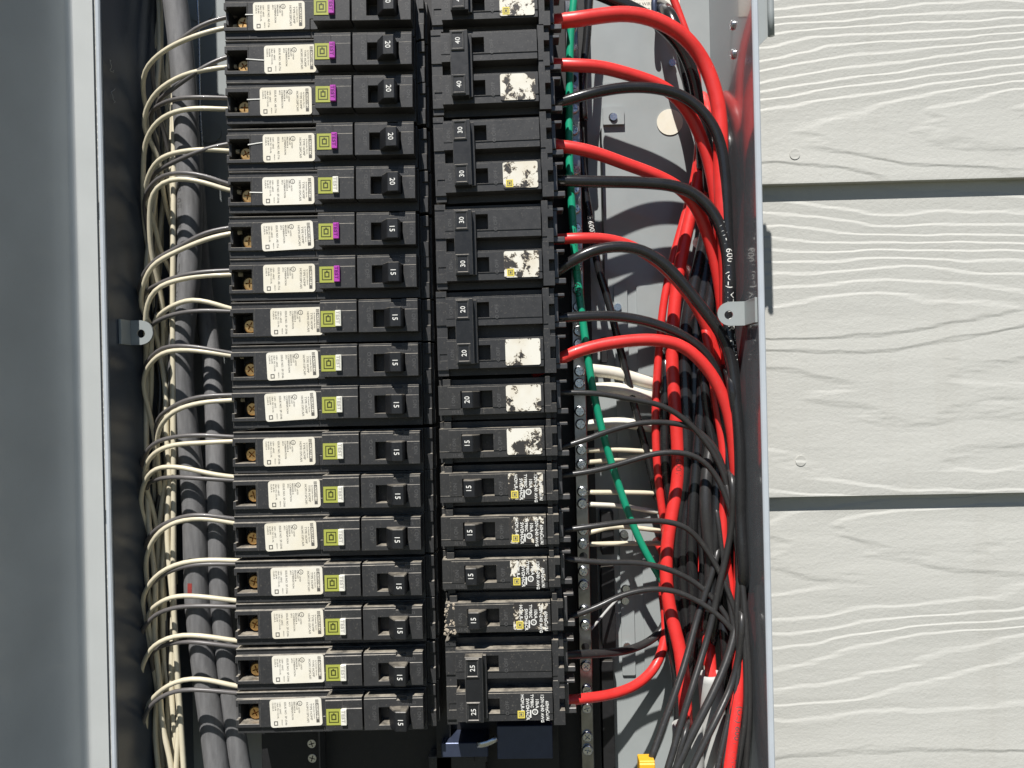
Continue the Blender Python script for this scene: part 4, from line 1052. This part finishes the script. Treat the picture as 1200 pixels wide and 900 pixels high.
# --- looping pairs into the left column
LOOPS = [
 ([(262, 21), (235, 30), (210, 48), (190, 62), (178, 76)], [(262, 33), (235, 40), (205, 52), (185, 65), (170, 82), (167, 102)]),
 ([(262, 68), (240, 78), (215, 95), (195, 110), (184, 124)], [(262, 79), (240, 82), (215, 88), (190, 102), (175, 120), (168, 148)]),
 ([(262, 115), (235, 114), (205, 116), (185, 124), (176, 138)], [(262, 128), (230, 127), (205, 131), (185, 142), (172, 162), (168, 192)]),
 ([(265, 169), (240, 175), (210, 187), (186, 200), (175, 216)], [(265, 177), (240, 175), (205, 179), (185, 188), (174, 206), (170, 230)]),
 ([(267, 216), (240, 206), (210, 202), (190, 206), (175, 220), (169, 242)], [(267, 223), (240, 214), (210, 209), (190, 214), (178, 228), (175, 260), (178, 300)]),
 ([(268, 267), (240, 273), (210, 289), (180, 306), (166, 326), (163, 348)], [(268, 274), (240, 281), (200, 298), (178, 312), (168, 334), (165, 360)]),
 ([(269, 317), (235, 319), (205, 325), (180, 336), (166, 350)], [(269, 322), (230, 324), (190, 334), (175, 348), (170, 376), (172, 402)]),
 ([(270, 365), (235, 364), (205, 368), (185, 376), (174, 390)], [(270, 362), (245, 354), (225, 351), (205, 357), (188, 368), (178, 386)]),
 ([(270, 414), (240, 408), (210, 405), (190, 407), (178, 418), (169, 436)], [(270, 417), (240, 412), (212, 410), (190, 414), (175, 428), (168, 450)]),
 ([(271, 463), (240, 464), (215, 470), (196, 481), (183, 497)], [(271, 469), (235, 472), (206, 481), (190, 496), (184, 518)]),
 ([(272, 512), (240, 510), (210, 511), (185, 517), (172, 529), (165, 548)], [(272, 517), (235, 519), (205, 521), (185, 528), (173, 541), (169, 562)]),
 ([(273, 563), (240, 561), (205, 559), (182, 562), (171, 574)], [(273, 559), (245, 555), (215, 548), (190, 547), (177, 553), (168, 569), (165, 592)]),
 ([(273, 608), (245, 604), (220, 604), (196, 612), (180, 623), (170, 640)], [(273, 613), (245, 608), (215, 609), (188, 622), (175, 642), (171, 668)]),
 ([(274, 661), (245, 661), (220, 663), (195, 671), (180, 683), (170, 700)], [(274, 657), (245, 656), (215, 659), (195, 666), (181, 677), (171, 692), (167, 712)]),
 ([(275, 711), (240, 710), (210, 711), (186, 718), (172, 731), (165, 752)], [(275, 704), (245, 700), (215, 698), (195, 702), (180, 712), (173, 727)]),
 ([(276, 758), (245, 754), (215, 752), (190, 757), (177, 769)], [(276, 751), (245, 746), (215, 744), (195, 748), (180, 757), (171, 771), (165, 793)]),
 ([(276, 812), (245, 809), (215, 808), (195, 813), (180, 823), (170, 838), (167, 862)], [(276, 804), (245, 797), (225, 795), (205, 799), (190, 808), (177, 821), (171, 838)])]
GW = 'wires looping into the left breakers'
for i, (gp, cp) in enumerate(LOOPS):
    for kind, pts in (('grey', gp), ('cream', cp)):
        pts = list(pts); x, y = pts[-1]
        xe = random.uniform(174, 212); L = random.uniform(110, 330)
        for t in (.25, .5, .75, 1.0):
            xx = x + (xe - x) * (t ** .8) + random.uniform(-5, 5); pts.append((xx, y + L * t))
        m = len(pts)
        n0 = m - 4
        ds = []
        for k in range(m):
            if k < n0: ds.append(24 + 11 * (k / (n0 - 1)) ** 1.3 - 7 * math.sin(math.pi * k / (n0 - 1)) + (4 if kind == 'grey' and k == n0 - 1 else 0))
            else: ds.append(38 + (k - n0 + 1) * 7 + (4 if kind == 'grey' else 0))
        ds[0] = 24
        (ax, ay), (bx_, by_) = pts[0], pts[1]
        pts.insert(0, (ax + 16, ay + (ay - by_) / (ax - bx_) * 8)); ds.insert(0, 26)
        q = [P(a, b, d) for (a, b), d in zip(pts, ds)]
        path = catmull(q, 4)
        me = tube_mesh(kind + '_wire', path, (2.85 if kind == 'cream' else 2.6) * .52, M['cream' if kind == 'cream' else 'gryL'], 10)
        o = ob(kind + '_wire', me, None, (path[0].x, path[0].y, path[0].z + HZ))
        tag(o, '%s wire looping from the gutter into the %s breaker up in the left column' % (kind, ORD[17 - i]), 'wire', GW)
# --- loose neutral bundle deeper in the gutter
GB = 'neutral wires bundled down the left gutter'
random.seed(21)
NB = 18
for k in range(NB):
    x0 = 176 + k * 2.5; pts = []
    ph = random.uniform(0, 6); y_0 = -30 if k % 4 == 0 else random.choice((120, 230, 330, 440, 520, 600))
    for y in range(y_0, 961, 55):
        bxx = x0 + 10 * math.sin(y / 120 + ph) + (16 if y > 740 else 0) * (y - 740) / 200
        pts.append((max(171 + (y > 600) * 5, min(203 + max(0, y - 700) * .06, bxx + random.uniform(-6, 6))), y))
    d0 = 36 + (k * 7 % 16)
    cream = k % 4 != 1
    wire('cream_wire' if cream else 'grey_wire', pts, [d0 + 26, d0 + 8, d0 + 4, d0], 3.1 if cream else 2.8, 'cream' if cream else 'gry',
         ('cream' if cream else 'grey') + ' wire running down the bundle behind the loops in the left gutter', GB, step=8)
# dangling black wires above the frame row, and a bare wire by the knockouts
wire('bare_wire', [(231, -10), (233, 60), (235, 130), (237, 175)], [92, 92, 93], 1.2, 'zinc', 'thin bright bare wire hanging beside the heavy grey cable')

# dried crust on the end of one single-pole breaker
cb = [o for o in COL.objects if o.get('label', '').startswith('15 amp single-pole breaker with crusted end')][0]
M['crust'] = plastic('dried_crust', (.42, .36, .28), .9, var=.35, scale=700, bump=.5)
random.seed(5)
bm = bmesh.new()
for k in range(46):
    x = random.choice((random.uniform(-.3, 1.2), random.uniform(.2, 6.5))); z = random.uniform(-10, 8.5); r = random.uniform(.25, .9)
    m4 = Matrix.Translation((x, .35 if x > .6 else random.uniform(1, 8), z)) @ Matrix.Rotation(random.uniform(0, 3), 4, 'Y') @ Matrix.Diagonal((r * random.uniform(.7, 1.8), .35, r, 1))
    bmesh.ops.create_icosphere(bm, subdivisions=1, radius=1, matrix=m4)
o = ob('dried_crust', mesh_bm('dried_crust', bm, M['crust']), cb); o['kind'] = 'stuff'
# lint caught on the shaded wall
M['lint'] = plastic('lint_fibre', (.5, .5, .48), .8, bump=0)
for k, (px, py) in enumerate(((137, 70), (134, 104))):
    pts = []; x, y = px, py
    for j in range(9):
        dep = 9 + random.uniform(-2, 5)
        c = P(x, y, dep); pts.append(Vector((xl + random.uniform(.4, 1.6), c.y, c.z)))
        x += random.uniform(-3, 3.5); y += random.uniform(-2, 5)
    path = catmull(pts, .8)
    o = ob('lint_fibre', tube_mesh('lint_fibre', path, .13, M['lint'], 5), None, (path[0].x, path[0].y, path[0].z + HZ))
    tag(o, ('curled pale lint fibre stuck high on the shaded left wall', 'second pale lint fibre just below the first on the left wall')[k], 'lint', 'lint on the left wall')
